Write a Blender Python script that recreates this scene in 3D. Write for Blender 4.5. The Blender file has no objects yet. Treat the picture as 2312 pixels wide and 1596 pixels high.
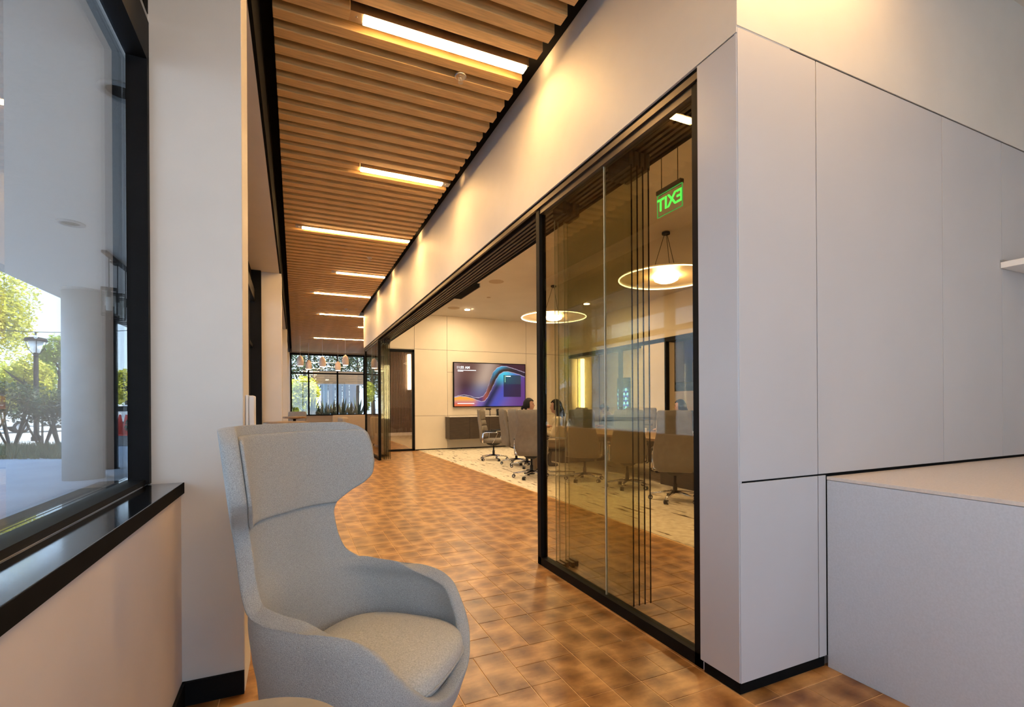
import bpy, bmesh, math, random
from mathutils import Vector, Matrix
R = random.Random(7)
S = bpy.context.scene
COL = S.collection
pi = math.pi

# ------------------------------------------------------------------ camera
FPX = 1090.0
YAW = math.atan(490 / 1090.0)
ROLL = 0.006
CAMH = 1.27
cam = bpy.data.cameras.new('camera')
cam.sensor_fit = 'HORIZONTAL'
cam.sensor_width = 36.0
cam.lens = FPX / 2312 * 36.0
cam.shift_y = (915 - 798) / 2312
cam.clip_start = 0.05
cam.clip_end = 400
camo = bpy.data.objects.new('camera', cam)
COL.objects.link(camo)
rt = Vector((math.cos(YAW), -math.sin(YAW), 0))
fw = Vector((math.sin(YAW), math.cos(YAW), 0))
up = Vector((0, 0, 1))
er = rt * math.cos(ROLL) - up * math.sin(ROLL)
eu = rt * math.sin(ROLL) + up * math.cos(ROLL)
m = Matrix((er, eu, -fw)).transposed().to_4x4()
m.translation = Vector((0, 0, CAMH))
camo.matrix_world = m
S.camera = camo

# ------------------------------------------------------------------ world, sun, exposure
w = bpy.data.worlds.new('sky')
S.world = w
w.use_nodes = True
nt = w.node_tree
nt.nodes.clear()
wo = nt.nodes.new('ShaderNodeOutputWorld')
bg = nt.nodes.new('ShaderNodeBackground')
tc = nt.nodes.new('ShaderNodeTexCoord')
sp = nt.nodes.new('ShaderNodeSeparateXYZ')
rp = nt.nodes.new('ShaderNodeValToRGB')
rp.color_ramp.elements[0].position = 0.0
rp.color_ramp.elements[0].color = (0.70, 0.86, 1.0, 1)
rp.color_ramp.elements[1].position = 0.9
rp.color_ramp.elements[1].color = (0.30, 0.52, 0.95, 1)
nt.links.new(tc.outputs['Generated'], sp.inputs[0])
nt.links.new(sp.outputs['Z'], rp.inputs[0])
nt.links.new(rp.outputs[0], bg.inputs[0])
bg.inputs[1].default_value = 2.35
nt.links.new(bg.outputs[0], wo.inputs[0])
sun = bpy.data.lights.new('sun', 'SUN')
sun.energy = 12.0
sun.angle = 0.01
sun.color = (1.0, 0.93, 0.80)
suno = bpy.data.objects.new('sun', sun)
COL.objects.link(suno)
suno.rotation_euler = Vector((-0.72, 0.06, -0.80)).to_track_quat('-Z', 'Y').to_euler()
vs = S.view_settings
vs.view_transform = 'Standard'
vs.look = 'None'
vs.exposure = 0.65
vs.gamma = 1.0
vs.use_curve_mapping = False
cy = S.cycles
cy.max_bounces = 9
cy.diffuse_bounces = 5
cy.glossy_bounces = 5
cy.transparent_max_bounces = 32
cy.sample_clamp_indirect = 6.0

# ------------------------------------------------------------------ materials
def mat(name, col, rough=0.5, metal=0.0, var=0.0, scale=8.0, bump=0.0, bscale=60.0, spec=0.5, coat=0.0,
        emit=None, estr=0.0, stretch=None, sheen=0.0):
    M = bpy.data.materials.new(name)
    M.use_nodes = True
    n = M.node_tree
    b = n.nodes['Principled BSDF']
    b.inputs['Base Color'].default_value = (*col, 1)
    b.inputs['Roughness'].default_value = rough
    b.inputs['Metallic'].default_value = metal
    b.inputs['Specular IOR Level'].default_value = spec
    b.inputs['Coat Weight'].default_value = coat
    b.inputs['Sheen Weight'].default_value = sheen
    if emit:
        b.inputs['Emission Color'].default_value = (*emit, 1)
        b.inputs['Emission Strength'].default_value = estr
    if var or bump:
        tcn = n.nodes.new('ShaderNodeTexCoord')
        mp = n.nodes.new('ShaderNodeMapping')
        if stretch:
            mp.inputs['Scale'].default_value = stretch
        n.links.new(tcn.outputs['Object'], mp.inputs[0])
    if var:
        no = n.nodes.new('ShaderNodeTexNoise')
        no.inputs['Scale'].default_value = scale
        no.inputs['Detail'].default_value = 4
        n.links.new(mp.outputs[0], no.inputs[0])
        ra = n.nodes.new('ShaderNodeValToRGB')
        ra.color_ramp.elements[0].position = 0.3
        ra.color_ramp.elements[1].position = 0.7
        ra.color_ramp.elements[0].color = (*[max(0, c * (1 - var)) for c in col], 1)
        ra.color_ramp.elements[1].color = (*[min(1, c * (1 + var)) for c in col], 1)
        n.links.new(no.outputs['Fac'], ra.inputs[0])
        n.links.new(ra.outputs[0], b.inputs['Base Color'])
    if bump:
        nb = n.nodes.new('ShaderNodeTexNoise')
        nb.inputs['Scale'].default_value = bscale
        nb.inputs['Detail'].default_value = 3
        n.links.new(mp.outputs[0], nb.inputs[0])
        bn = n.nodes.new('ShaderNodeBump')
        bn.inputs['Strength'].default_value = bump
        bn.inputs['Distance'].default_value = 0.004
        n.links.new(nb.outputs['Fac'], bn.inputs['Height'])
        n.links.new(bn.outputs[0], b.inputs['Normal'])
    return M

def glassmat(name, tint, ior=1.5, f0=0.04):
    M = bpy.data.materials.new(name)
    M.use_nodes = True
    n = M.node_tree
    n.nodes.clear()
    o = n.nodes.new('ShaderNodeOutputMaterial')
    mx = n.nodes.new('ShaderNodeMixShader')
    t = n.nodes.new('ShaderNodeBsdfTransparent')
    g = n.nodes.new('ShaderNodeBsdfGlossy')
    f = n.nodes.new('ShaderNodeFresnel')
    f.inputs['IOR'].default_value = ior
    ge = n.nodes.new('ShaderNodeNewGeometry')
    inv = n.nodes.new('ShaderNodeVectorMath')
    inv.operation = 'SCALE'
    sg = n.nodes.new('ShaderNodeMath')          # flip the normal on the way out, so both faces mirror alike
    sg.operation = 'MULTIPLY_ADD'
    sg.inputs[1].default_value = -2.0
    sg.inputs[2].default_value = 1.0
    n.links.new(ge.outputs['Backfacing'], sg.inputs[0])
    n.links.new(ge.outputs['Normal'], inv.inputs[0])
    n.links.new(sg.outputs[0], inv.inputs['Scale'])
    f2 = n.nodes.new('ShaderNodeLayerWeight')
    f2.inputs['Blend'].default_value = 0.5
    # Schlick: 0.04 + 0.96 * facing^5
    pw = n.nodes.new('ShaderNodeMath')
    pw.operation = 'POWER'
    pw.inputs[1].default_value = 5.0
    n.links.new(f2.outputs['Facing'], pw.inputs[0])
    ma = n.nodes.new('ShaderNodeMath')
    ma.operation = 'MULTIPLY_ADD'
    ma.inputs[1].default_value = 1 - f0
    ma.inputs[2].default_value = f0
    n.links.new(pw.outputs[0], ma.inputs[0])
    t.inputs[0].default_value = (*tint, 1)
    g.inputs['Roughness'].default_value = 0.0
    n.links.new(ma.outputs[0], mx.inputs[0])
    n.links.new(t.outputs[0], mx.inputs[1])
    n.links.new(g.outputs[0], mx.inputs[2])
    n.links.new(mx.outputs[0], o.inputs[0])
    n.nodes.remove(f); n.nodes.remove(inv); n.nodes.remove(sg); n.nodes.remove(ge)
    return M

def emat(name, col, s):
    M = bpy.data.materials.new(name)
    M.use_nodes = True
    n = M.node_tree
    n.nodes.clear()
    o = n.nodes.new('ShaderNodeOutputMaterial')
    e = n.nodes.new('ShaderNodeEmission')
    e.inputs[0].default_value = (*col, 1)
    e.inputs[1].default_value = s
    n.links.new(e.outputs[0], o.inputs[0])
    return M

def vcolmat(name, emis=0.0, base=True):
    M = bpy.data.materials.new(name)
    M.use_nodes = True
    n = M.node_tree
    b = n.nodes['Principled BSDF']
    a = n.nodes.new('ShaderNodeVertexColor')
    a.layer_name = 'Col'
    if emis:
        b.inputs['Base Color'].default_value = (0.01, 0.01, 0.01, 1)
        b.inputs['Roughness'].default_value = 0.3
        n.links.new(a.outputs[0], b.inputs['Emission Color'])
        b.inputs['Emission Strength'].default_value = emis
    else:
        n.links.new(a.outputs[0], b.inputs['Base Color'])
        b.inputs['Roughness'].default_value = 0.7
    return M

WARM = (1.0, 0.70, 0.36)
WARM2 = (1.0, 0.76, 0.46)
M = {}
M['plaster'] = mat('white plaster', (0.62, 0.595, 0.555), 0.6, var=0.03, scale=3, bump=0.05, bscale=120)
M['panel'] = mat('white wall panel', (0.50, 0.50, 0.52), 0.38, var=0.02, scale=2)
M['panel_warm'] = mat('cream wall panel', (0.76, 0.67, 0.53), 0.5, var=0.03, scale=2, bump=0.03, bscale=150)
M['black'] = mat('black metal', (0.005, 0.005, 0.0055), 0.55, spec=0.12, metal=0.0, var=0.2, scale=10)
M['blackmat'] = mat('matt black', (0.006, 0.006, 0.006), 0.9, var=0.2, scale=10, spec=0.1)
M['bronze'] = mat('dark bronze metal', (0.075, 0.055, 0.038), 0.42, metal=0.4, var=0.12, scale=12)
M['sill'] = mat('polished dark metal', (0.25, 0.26, 0.28), 0.10, metal=1.0, var=0.06, scale=30)
M['chrome'] = mat('polished chrome', (0.75, 0.75, 0.76), 0.12, metal=1.0, var=0.03, scale=20)
M['steel'] = mat('brushed steel', (0.5, 0.48, 0.45), 0.3, metal=1.0, var=0.08, scale=20)
M['fabric'] = mat('grey blue wool', (0.345, 0.365, 0.37), 0.95, var=0.38, scale=560, bump=0.55, bscale=260, spec=0.15, sheen=0.15)
M['fabric_seat'] = mat('pale grey wool', (0.44, 0.45, 0.43), 0.95, var=0.22, scale=220, bump=0.4, bscale=300, spec=0.15, sheen=0.15)
M['taupe'] = mat('taupe leather', (0.175, 0.145, 0.105), 0.6, var=0.10, scale=14, bump=0.1, bscale=120)
M['wood_dark'] = mat('dark walnut', (0.045, 0.030, 0.020), 0.45, var=0.35, scale=5, stretch=(1, 1, 14))
M['wood_table'] = mat('walnut tabletop', (0.30, 0.18, 0.10), 0.3, var=0.25, scale=4, stretch=(14, 1, 1))
M['slat'] = mat('oak slat', (0.60, 0.375, 0.15), 0.55, var=0.20, scale=7, stretch=(0.7, 9, 9), bump=0.1, bscale=50)
M['counter_front'] = mat('grey speckled laminate', (0.56, 0.59, 0.64), 0.5, var=0.05, scale=140)
M['counter_top'] = mat('cream quartz', (0.68, 0.62, 0.56), 0.25, var=0.05, scale=120)
M['white'] = mat('white plastic', (0.8, 0.8, 0.8), 0.35, var=0.02, scale=10)
M['pinkwall'] = mat('off white paint', (0.62, 0.55, 0.52), 0.7, var=0.03, scale=3)
M['ceil_white'] = mat('ceiling paint', (0.60, 0.56, 0.50), 0.8, var=0.03, scale=2)
M['rubber'] = mat('black rubber', (0.01, 0.01, 0.01), 0.6, var=0.2, scale=30)
M['glass_out'] = glassmat('window glass', (0.95, 0.97, 0.98), f0=0.09)
M['glass_fix'] = glassmat('bronze tinted glass', (0.86, 0.82, 0.71))
M['glass_slide'] = glassmat('green tinted glass', (0.95, 0.955, 0.915))
M['glass_clear'] = glassmat('clear glass', (0.97, 0.97, 0.96))
M['edge'] = mat('pale glass edge', (0.55, 0.56, 0.48), 0.2, var=0.1, scale=20)
M['led'] = emat('warm led diffuser', (1.0, 0.58, 0.22), 74.0)
M['led_room'] = emat('warm lamp bulb', (1.0, 0.72, 0.40), 75.0)
M['led_down'] = emat('downlight lens', (1.0, 0.74, 0.44), 700.0)
M['led_rim'] = emat('warm lamp rim', (1.0, 0.80, 0.50), 5.0)
M['led_tube'] = emat('vertical tube glow', (1.0, 0.78, 0.42), 11.0)
M['led_pend'] = emat('pendant bulb', (1.0, 0.80, 0.55), 10.0)
M['green'] = emat('exit green', (0.09, 1.0, 0.10), 1.5)
M['blue'] = emat('blue led wash', (0.03, 0.02, 0.9), 1.2)
M['skin'] = mat('skin', (0.50, 0.28, 0.19), 0.5, var=0.08, scale=20)
M['hair'] = mat('black hair', (0.010, 0.008, 0.007), 0.7, spec=0.25, var=0.4, scale=60, stretch=(6, 6, 1))
M['concrete'] = mat('grey concrete', (0.40, 0.40, 0.39), 0.8, var=0.12, scale=3, bump=0.1, bscale=30)
M['soffit_out'] = mat('stucco soffit', (0.66, 0.63, 0.58), 0.9, var=0.06, scale=40, bump=0.15, bscale=140)
M['pave'] = mat('blue grey paving', (0.37, 0.40, 0.43), 0.75, var=0.15, scale=0.8, bump=0.1, bscale=30)
M['lot'] = mat('sunlit asphalt', (0.50, 0.50, 0.49), 0.9, var=0.1, scale=0.5)
M['grass'] = mat('dry grass', (0.12, 0.14, 0.06), 0.9, var=0.4, scale=5)
M['bark'] = mat('bark', (0.055, 0.043, 0.032), 0.9, var=0.3, scale=12)
M['cone'] = mat('orange cone plastic', (0.75, 0.06, 0.025), 0.5, var=0.08, scale=6)

def leafmat(name, c):
    A = mat(name, c, 0.6, var=0.35, scale=0.9)
    n = A.node_tree
    b = n.nodes['Principled BSDF']
    t = n.nodes.new('ShaderNodeBsdfTranslucent')
    t.inputs[0].default_value = (c[0] * 1.1, c[1] * 1.1, c[2] * 0.6, 1)
    mx = n.nodes.new('ShaderNodeMixShader')
    mx.inputs[0].default_value = 0.35
    o = n.nodes['Material Output']
    n.links.new(b.outputs[0], mx.inputs[1])
    n.links.new(t.outputs[0], mx.inputs[2])
    n.links.new(mx.outputs[0], o.inputs[0])
    return A
M['leaf_y'] = leafmat('yellow green leaves', (0.56, 0.55, 0.09))
M['leaf_g'] = leafmat('fresh green leaves', (0.42, 0.50, 0.11))
M['leaf_d'] = leafmat('dark green leaves', (0.045, 0.075, 0.03))
M['leaf_a'] = leafmat('agave green', (0.05, 0.08, 0.04))

def tilemat():
    A = bpy.data.materials.new('brown wood look tile')
    A.use_nodes = True
    n = A.node_tree
    b = n.nodes['Principled BSDF']
    b.inputs['Roughness'].default_value = 0.34
    b.inputs['Specular IOR Level'].default_value = 0.45
    g = n.nodes.new('ShaderNodeNewGeometry')
    oi = n.nodes.new('ShaderNodeObjectInfo')
    mp = n.nodes.new('ShaderNodeMapping')
    mp.inputs['Scale'].default_value = (1 / 0.159, 1 / 0.1725, 1)
    mp.inputs['Location'].default_value = (0.47, 0.12, 0)
    n.links.new(g.outputs['Position'], mp.inputs[0])
    no = n.nodes.new('ShaderNodeTexNoise')
    no.inputs['Scale'].default_value = 2.2
    no.inputs['Detail'].default_value = 5
    no.inputs['Roughness'].default_value = 0.65
    n.links.new(mp.outputs[0], no.inputs[0])
    vm = n.nodes.new('ShaderNodeVectorMath')
    vm.operation = 'MULTIPLY_ADD'
    vm.inputs[1].default_value = (0.55, 0.55, 0)
    n.links.new(no.outputs['Color'], vm.inputs[0])
    n.links.new(mp.outputs[0], vm.inputs[2])
    vo = n.nodes.new('ShaderNodeTexVoronoi')
    vo.voronoi_dimensions = '2D'
    vo.inputs['Scale'].default_value = 1.0
    vo.inputs['Randomness'].default_value = 0.75
    n.links.new(vm.outputs[0], vo.inputs[0])
    ra = n.nodes.new('ShaderNodeValToRGB')
    e = ra.color_ramp.elements
    e[0].position = 0.05
    e[0].color = (0.17, 0.070, 0.018, 1)
    e[1].position = 0.62
    e[1].color = (0.46, 0.255, 0.094, 1)
    k = ra.color_ramp.elements.new(0.34)
    k.color = (0.29, 0.14, 0.043, 1)
    n.links.new(vo.outputs['Distance'], ra.inputs[0])
    n2 = n.nodes.new('ShaderNodeTexNoise')
    n2.inputs['Scale'].default_value = 1.0
    n2.inputs['Detail'].default_value = 6
    mp2 = n.nodes.new('ShaderNodeMapping')
    mp2.inputs['Scale'].default_value = (9, 26, 1)
    n.links.new(g.outputs['Position'], mp2.inputs[0])
    n.links.new(mp2.outputs[0], n2.inputs[0])
    r2 = n.nodes.new('ShaderNodeValToRGB')
    r2.color_ramp.elements[0].position = 0.3
    r2.color_ramp.elements[0].color = (0.72, 0.68, 0.62, 1)
    r2.color_ramp.elements[1].position = 0.7
    r2.color_ramp.elements[1].color = (1.12, 1.12, 1.12, 1)
    n.links.new(n2.outputs['Fac'], r2.inputs[0])
    mu = n.nodes.new('ShaderNodeMixRGB')
    mu.blend_type = 'MULTIPLY'
    mu.inputs[0].default_value = 1.0
    n.links.new(ra.outputs[0], mu.inputs[1])
    n.links.new(r2.outputs[0], mu.inputs[2])
    hs = n.nodes.new('ShaderNodeHueSaturation')
    mr = n.nodes.new('ShaderNodeMapRange')
    mr.inputs['To Min'].default_value = 0.85
    mr.inputs['To Max'].default_value = 1.15
    n.links.new(oi.outputs['Random'], mr.inputs[0])
    n.links.new(mr.outputs[0], hs.inputs['Value'])
    n.links.new(mu.outputs[0], hs.inputs['Color'])
    n.links.new(hs.outputs[0], b.inputs['Base Color'])
    return A
M['tile'] = tilemat()
M['grout'] = mat('tan tile joint', (0.78, 0.52, 0.26), 0.7, var=0.1, scale=30)

def carpetmat():
    A = bpy.data.materials.new('cream carpet with dark streaks')
    A.use_nodes = True
    n = A.node_tree
    b = n.nodes['Principled BSDF']
    b.inputs['Roughness'].default_value = 1.0
    b.inputs['Specular IOR Level'].default_value = 0.05
    g = n.nodes.new('ShaderNodeNewGeometry')
    def noise(sc, lo, hi, c0, c1, det=4):
        mp = n.nodes.new('ShaderNodeMapping')
        mp.inputs['Scale'].default_value = sc
        n.links.new(g.outputs['Position'], mp.inputs[0])
        no = n.nodes.new('ShaderNodeTexNoise')
        no.inputs['Scale'].default_value = 1.0
        no.inputs['Detail'].default_value = det
        n.links.new(mp.outputs[0], no.inputs[0])
        ra = n.nodes.new('ShaderNodeValToRGB')
        ra.color_ramp.elements[0].position = lo
        ra.color_ramp.elements[0].color = (*c0, 1)
        ra.color_ramp.elements[1].position = hi
        ra.color_ramp.elements[1].color = (*c1, 1)
        n.links.new(no.outputs['Fac'], ra.inputs[0])
        return ra
    a = noise((14, 14, 1), 0.3, 0.7, (0.58, 0.51, 0.38), (0.78, 0.71, 0.56))
    s = noise((16, 2.0, 1), 0.60, 0.67, (1, 1, 1), (0.10, 0.07, 0.04), 5)
    mu = n.nodes.new('ShaderNodeMixRGB')
    mu.blend_type = 'MULTIPLY'
    mu.inputs[0].default_value = 1
    n.links.new(a.outputs[0], mu.inputs[1])
    n.links.new(s.outputs[0], mu.inputs[2])
    n.links.new(mu.outputs[0], b.inputs['Base Color'])
    return A
M['carpet'] = carpetmat()

# ------------------------------------------------------------------ helpers
def link(o, parent=None):
    COL.objects.link(o)
    if parent is not None:
        o.parent = parent
    return o

def tag(o, label=None, cat=None, group=None, kind=None):
    if label: o['label'] = label
    if cat: o['category'] = cat
    if group: o['group'] = group
    if kind: o['kind'] = kind
    return o

def empty(name, loc=(0, 0, 0), rz=0.0, label=None, cat=None, group=None):
    o = bpy.data.objects.new(name, None)
    o.empty_display_size = 0.1
    COL.objects.link(o)
    o.location = loc
    o.rotation_euler = (0, 0, rz)
    return tag(o, label, cat, group)

def box(bm, x0, x1, y0, y1, z0, z1, mi=0):
    v = [bm.verts.new(p) for p in ((x0, y0, z0), (x1, y0, z0), (x1, y1, z0), (x0, y1, z0),
                                   (x0, y0, z1), (x1, y0, z1), (x1, y1, z1), (x0, y1, z1))]
    for f in ((0, 3, 2, 1), (4, 5, 6, 7), (0, 1, 5, 4), (1, 2, 6, 5), (2, 3, 7, 6), (3, 0, 4, 7)):
        q = bm.faces.new([v[i] for i in f])
        q.material_index = mi
    return v

def mesh_of(bm, name, mats, smooth=False, bevel=0.0, seg=2):
    if bevel:
        bmesh.ops.bevel(bm, geom=bm.edges[:], offset=bevel, segments=seg, affect='EDGES', profile=0.5)
    bmesh.ops.recalc_face_normals(bm, faces=bm.faces[:])
    me = bpy.data.meshes.new(name)
    bm.to_mesh(me)
    bm.free()
    for x in (mats if isinstance(mats, (list, tuple)) else [mats]):
        me.materials.append(M[x] if isinstance(x, str) else x)
    if smooth:
        for p in me.polygons:
            p.use_smooth = True
    return me

def put(name, me, parent=None, loc=None, rz=0.0):
    o = bpy.data.objects.new(name, me)
    link(o, parent)
    if loc is not None:
        o.location = loc
    if rz:
        o.rotation_euler = (0, 0, rz)
    return o

def bx(name, x0, x1, y0, y1, z0, z1, mats, parent=None, bevel=0.0):
    bm = bmesh.new()
    cx, cy_, cz = (x0 + x1) / 2, (y0 + y1) / 2, (z0 + z1) / 2
    box(bm, x0 - cx, x1 - cx, y0 - cy_, y1 - cy_, z0 - cz, z1 - cz)
    return put(name, mesh_of(bm, name, mats, bevel=bevel), parent, (cx, cy_, cz))

def frame_axes(d):
    d = d.normalized()
    a = Vector((0, 0, 1)) if abs(d.z) < 0.9 else Vector((1, 0, 0))
    u = d.cross(a).normalized()
    return u, u.cross(d).normalized()

def tube(bm, pts, r, n=8, mi=0, caps=True, flat=None):
    pts = [Vector(p) for p in pts]
    rr = r if isinstance(r, (list, tuple)) else [r] * len(pts)
    rings = []
    u = None
    for i, p in enumerate(pts):
        d = (pts[min(i + 1, len(pts) - 1)] - pts[max(i - 1, 0)])
        if u is None:
            u, v = frame_axes(d)
        else:
            dn = d.normalized()
            u = (u - dn * u.dot(dn)).normalized()
            v = u.cross(dn).normalized()
        fa = flat or (1, 1)
        rings.append([bm.verts.new(p + (u * math.cos(2 * pi * k / n) * fa[0] + v * math.sin(2 * pi * k / n) * fa[1]) * rr[i]) for k in range(n)])
    for a, b in zip(rings, rings[1:]):
        for k in range(n):
            f = bm.faces.new((a[k], a[(k + 1) % n], b[(k + 1) % n], b[k]))
            f.material_index = mi
    if caps:
        bm.faces.new(rings[0][::-1]).material_index = mi
        bm.faces.new(rings[-1]).material_index = mi

def loft(bm, rings, mi=0, caps=True):
    rv = [[bm.verts.new(p) for p in r] for r in rings]
    n = len(rv[0])
    for a, b in zip(rv, rv[1:]):
        for k in range(n):
            bm.faces.new((a[k], a[(k + 1) % n], b[(k + 1) % n], b[k])).material_index = mi
    if caps:
        bm.faces.new(rv[0][::-1]).material_index = mi
        bm.faces.new(rv[-1]).material_index = mi
    return rv

def sring(cx, cy_, z, hw, hd, n=24, e=4.0):
    out = []
    for k in range(n):
        t = 2 * pi * k / n
        c, s = math.cos(t), math.sin(t)
        out.append((cx + hw * math.copysign(abs(c) ** (2 / e), c), cy_ + hd * math.copysign(abs(s) ** (2 / e), s), z))
    return out

def lathe(bm, prof, n=24, c=(0, 0, 0), mi=0):
    rings = []
    for r, z in prof:
        rings.append([(c[0] + r * math.cos(2 * pi * k / n), c[1] + r * math.sin(2 * pi * k / n), c[2] + z) for k in range(n)])
    return loft(bm, rings, mi)

def copy_tree(o, parent=None):
    c = o.copy()
    COL.objects.link(c)
    c.parent = parent
    for ch in list(o.children):
        copy_tree(ch, c)
    return c

def textmesh(name, body, size, matname, parent=None, font_ext=0.002):
    cu = bpy.data.curves.new(name, 'FONT')
    cu.body = body
    cu.size = size
    cu.align_x = 'CENTER'
    cu.align_y = 'CENTER'
    cu.extrude = font_ext
    cu.offset = size * 0.012
    t = bpy.data.objects.new(name + '_tmp', cu)
    COL.objects.link(t)
    me = bpy.data.meshes.new_from_object(t.evaluated_get(bpy.context.evaluated_depsgraph_get()))
    bpy.data.objects.remove(t)
    me.materials.clear()
    me.materials.append(M[matname])
    return put(name, me, parent)

# ------------------------------------------------------------------ key dimensions
XW = -0.445      # low window wall
XGL = -0.612      # window glass
XH = 1.755       # header / panel face
XG = 1.805       # fixed glass
ZC = 3.75        # slat underside
ZR = 3.90        # ceiling slab
ZH = 2.885       # header underside
YE = 1.505       # panelled end wall (faces the camera)
YT = 13.65       # television wall
YF = 24.0        # far window wall

# ================================================================== FLOOR
flo = tag(bx('floor', -0.70, 3.215, -2.6, 24.4, -0.12, -0.0024, 'grout'), 'tan joint bed under brown wood look floor tiles', None, None, 'structure')
PX, PY = 0.159, 0.1725
X0, Y0 = 0.0125, 0.057
nx0, nx1 = -4, 20
ny0, ny1 = -8, 141
occ = {}
tiles = []
shapes = [(1, 2), (2, 1), (1, 1), (2, 2)]
wts = [4, 3, 2, 2]
for j in range(ny0, ny1):
    for i in range(nx0, nx1):
        if (i, j) in occ:
            continue
        opt = []
        for s_, w_ in zip(shapes, wts):
            if all((i + a, j + b) not in occ and i + a < nx1 and j + b < ny1 for a in range(s_[0]) for b in range(s_[1])):
                opt += [s_] * w_
        s_ = R.choice(opt)
        for a in range(s_[0]):
            for b in range(s_[1]):
                occ[(i + a, j + b)] = 1
        tiles.append((i, j, s_[0], s_[1]))
TM = {}
GAP = 0.0016
for s_ in shapes:
    bm = bmesh.new()
    hx, hy = s_[0] * PX / 2 - GAP, s_[1] * PY / 2 - GAP
    b_ = 0.0016
    lo = [bm.verts.new((sx * hx, sy * hy, -0.008)) for sx, sy in ((-1, -1), (1, -1), (1, 1), (-1, 1))]
    mi_ = [bm.verts.new((sx * hx, sy * hy, -0.0018)) for sx, sy in ((-1, -1), (1, -1), (1, 1), (-1, 1))]
    hi = [bm.verts.new((sx * (hx - b_), sy * (hy - b_), 0)) for sx, sy in ((-1, -1), (1, -1), (1, 1), (-1, 1))]
    for k in range(4):
        bm.faces.new((lo[k], lo[(k + 1) % 4], mi_[(k + 1) % 4], mi_[k]))
        bm.faces.new((mi_[k], mi_[(k + 1) % 4], hi[(k + 1) % 4], hi[k]))
    bm.faces.new(hi)
    TM[s_] = mesh_of(bm, 'floor_tile', 'tile')
def tdist(t):
    x = X0 + (t[0] + t[2] / 2) * PX
    y = Y0 + (t[1] + t[3] / 2) * PY
    d = x * math.sin(YAW) + y * math.cos(YAW)
    if d < 0.9: return 99
    u = FPX * (x * math.cos(YAW) - y * math.sin(YAW)) / d + 1156
    v = 915 + FPX * CAMH / d
    if u < 330 or u > 2330 or v > 1640: return 50 + d
    if x < 0.25 and y < 2.3: return 40 + d
    if y < 2.6 and x < 0.05: return 30 + d
    return d / (t[2] * t[3]) ** 0.5
tiles.sort(key=tdist)
fl_off = Vector(flo.location)
for t in tiles[:300]:
    o = put('tile', TM[(t[2], t[3])], flo)
    o.location = Vector((X0 + (t[0] + t[2] / 2) * PX, Y0 + (t[1] + t[3] / 2) * PY, 0)) - fl_off
vv, ff = [], []
for t in tiles[300:]:
    cx = X0 + (t[0] + t[2] / 2) * PX
    cy_ = Y0 + (t[1] + t[3] / 2) * PY
    hx, hy = t[2] * PX / 2 - GAP, t[3] * PY / 2 - GAP
    b_ = 0.0016
    n0 = len(vv)
    for h, z in ((0, -0.008), (0, -0.0018), (b_, 0)):
        vv += [(cx + sx * (hx - h), cy_ + sy * (hy - h), z) for sx, sy in ((-1, -1), (1, -1), (1, 1), (-1, 1))]
    for r_ in (0, 4):
        for k in range(4):
            ff.append((n0 + r_ + k, n0 + r_ + (k + 1) % 4, n0 + r_ + 4 + (k + 1) % 4, n0 + r_ + 4 + k))
    ff.append((n0 + 8, n0 + 9, n0 + 10, n0 + 11))
me = bpy.data.meshes.new('distant_tiles')
me.from_pydata(vv, [], ff)
me.materials.append(M['tile'])
o = put('distant_tiles', me, flo, -fl_off)
o['kind'] = 'stuff'

tag(bx('floor', 3.215, 8.2, 1.6, YT + 0.05, -0.12, 0.004, 'carpet'), 'cream conference room carpet with dark streaks', None, None, 'structure')
M['tanfloor'] = mat('tan polished floor', (0.55, 0.42, 0.28), 0.25, var=0.06, scale=1.5)
tag(bx('floor', 3.215, 16.0, YT + 0.05, 24.4, -0.12, 0.0, 'tanfloor'), 'pale tan floor beyond the glass door', None, None, 'structure')
tag(bx('floor', 8.2, 16.0, -2.6, YT + 0.05, -0.12, 0.0, 'tanfloor'), 'pale floor of the hall behind the conference room', None, None, 'structure')
tag(bx('floor', 3.215, 8.2, -2.6, 1.6, -0.12, 0.0, 'tile'), 'brown floor behind the grey counter', None, None, 'structure')

# ================================================================== CEILING with slats
ceil = tag(bx('ceiling', -0.75, 16.0, -2.7, 24.5, ZR + 0.30, ZR + 0.6, 'ceil_white'), 'roof slab over the rooms', None, None, 'structure')
bx('plenum', -0.215, XH + 0.1, -2.6, 24.4, ZC + 0.16, ZC + 0.18, 'blackmat', ceil).location -= Vector(ceil.location)
PIT = 0.1695
YS0 = 3.215 - 0.005
LIGHTY = [3.21, 5.25, 7.33, 9.40, 11.42, 13.85, 15.76, 18.78]
sb = bmesh.new()
SL = 1.715
box(sb, -SL / 2, SL / 2, -0.046, 0.046, 0, 0.115)
slat_me = mesh_of(sb, 'slat', 'slat', bevel=0.003, seg=1)
sb = bmesh.new()
SLW = 3.115
box(sb, -SLW / 2, SLW / 2, -0.046, 0.046, 0, 0.115)
slat_wide = mesh_of(sb, 'slat_wide', 'slat', bevel=0.003, seg=1)
co = Vector(ceil.location)
LIGHTS = []          # (slat index, x0, x1)
spec = [(3.21, 0.33, 1.575, 'L'), (5.25, 0.63, 1.60, 'R'), (7.33, 0.02, 1.595, 'L'), (9.40, 0.63, 1.60, 'L'), (11.42, 0.31, 1.59, 'L'),
        (13.85, 0.53, 1.80, 'L'), (15.76, 1.74, 2.95, 'L'), (18.78, 0.56, 2.45, 'L'), (1.17, 1.30, 2.55, 'L'), (-0.86, 0.3, 1.55, 'L')]
lit = {}
for y, a, b, s_ in spec:
    lit[round((y - YS0) / PIT)] = (a, b, s_)
k = -34
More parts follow.
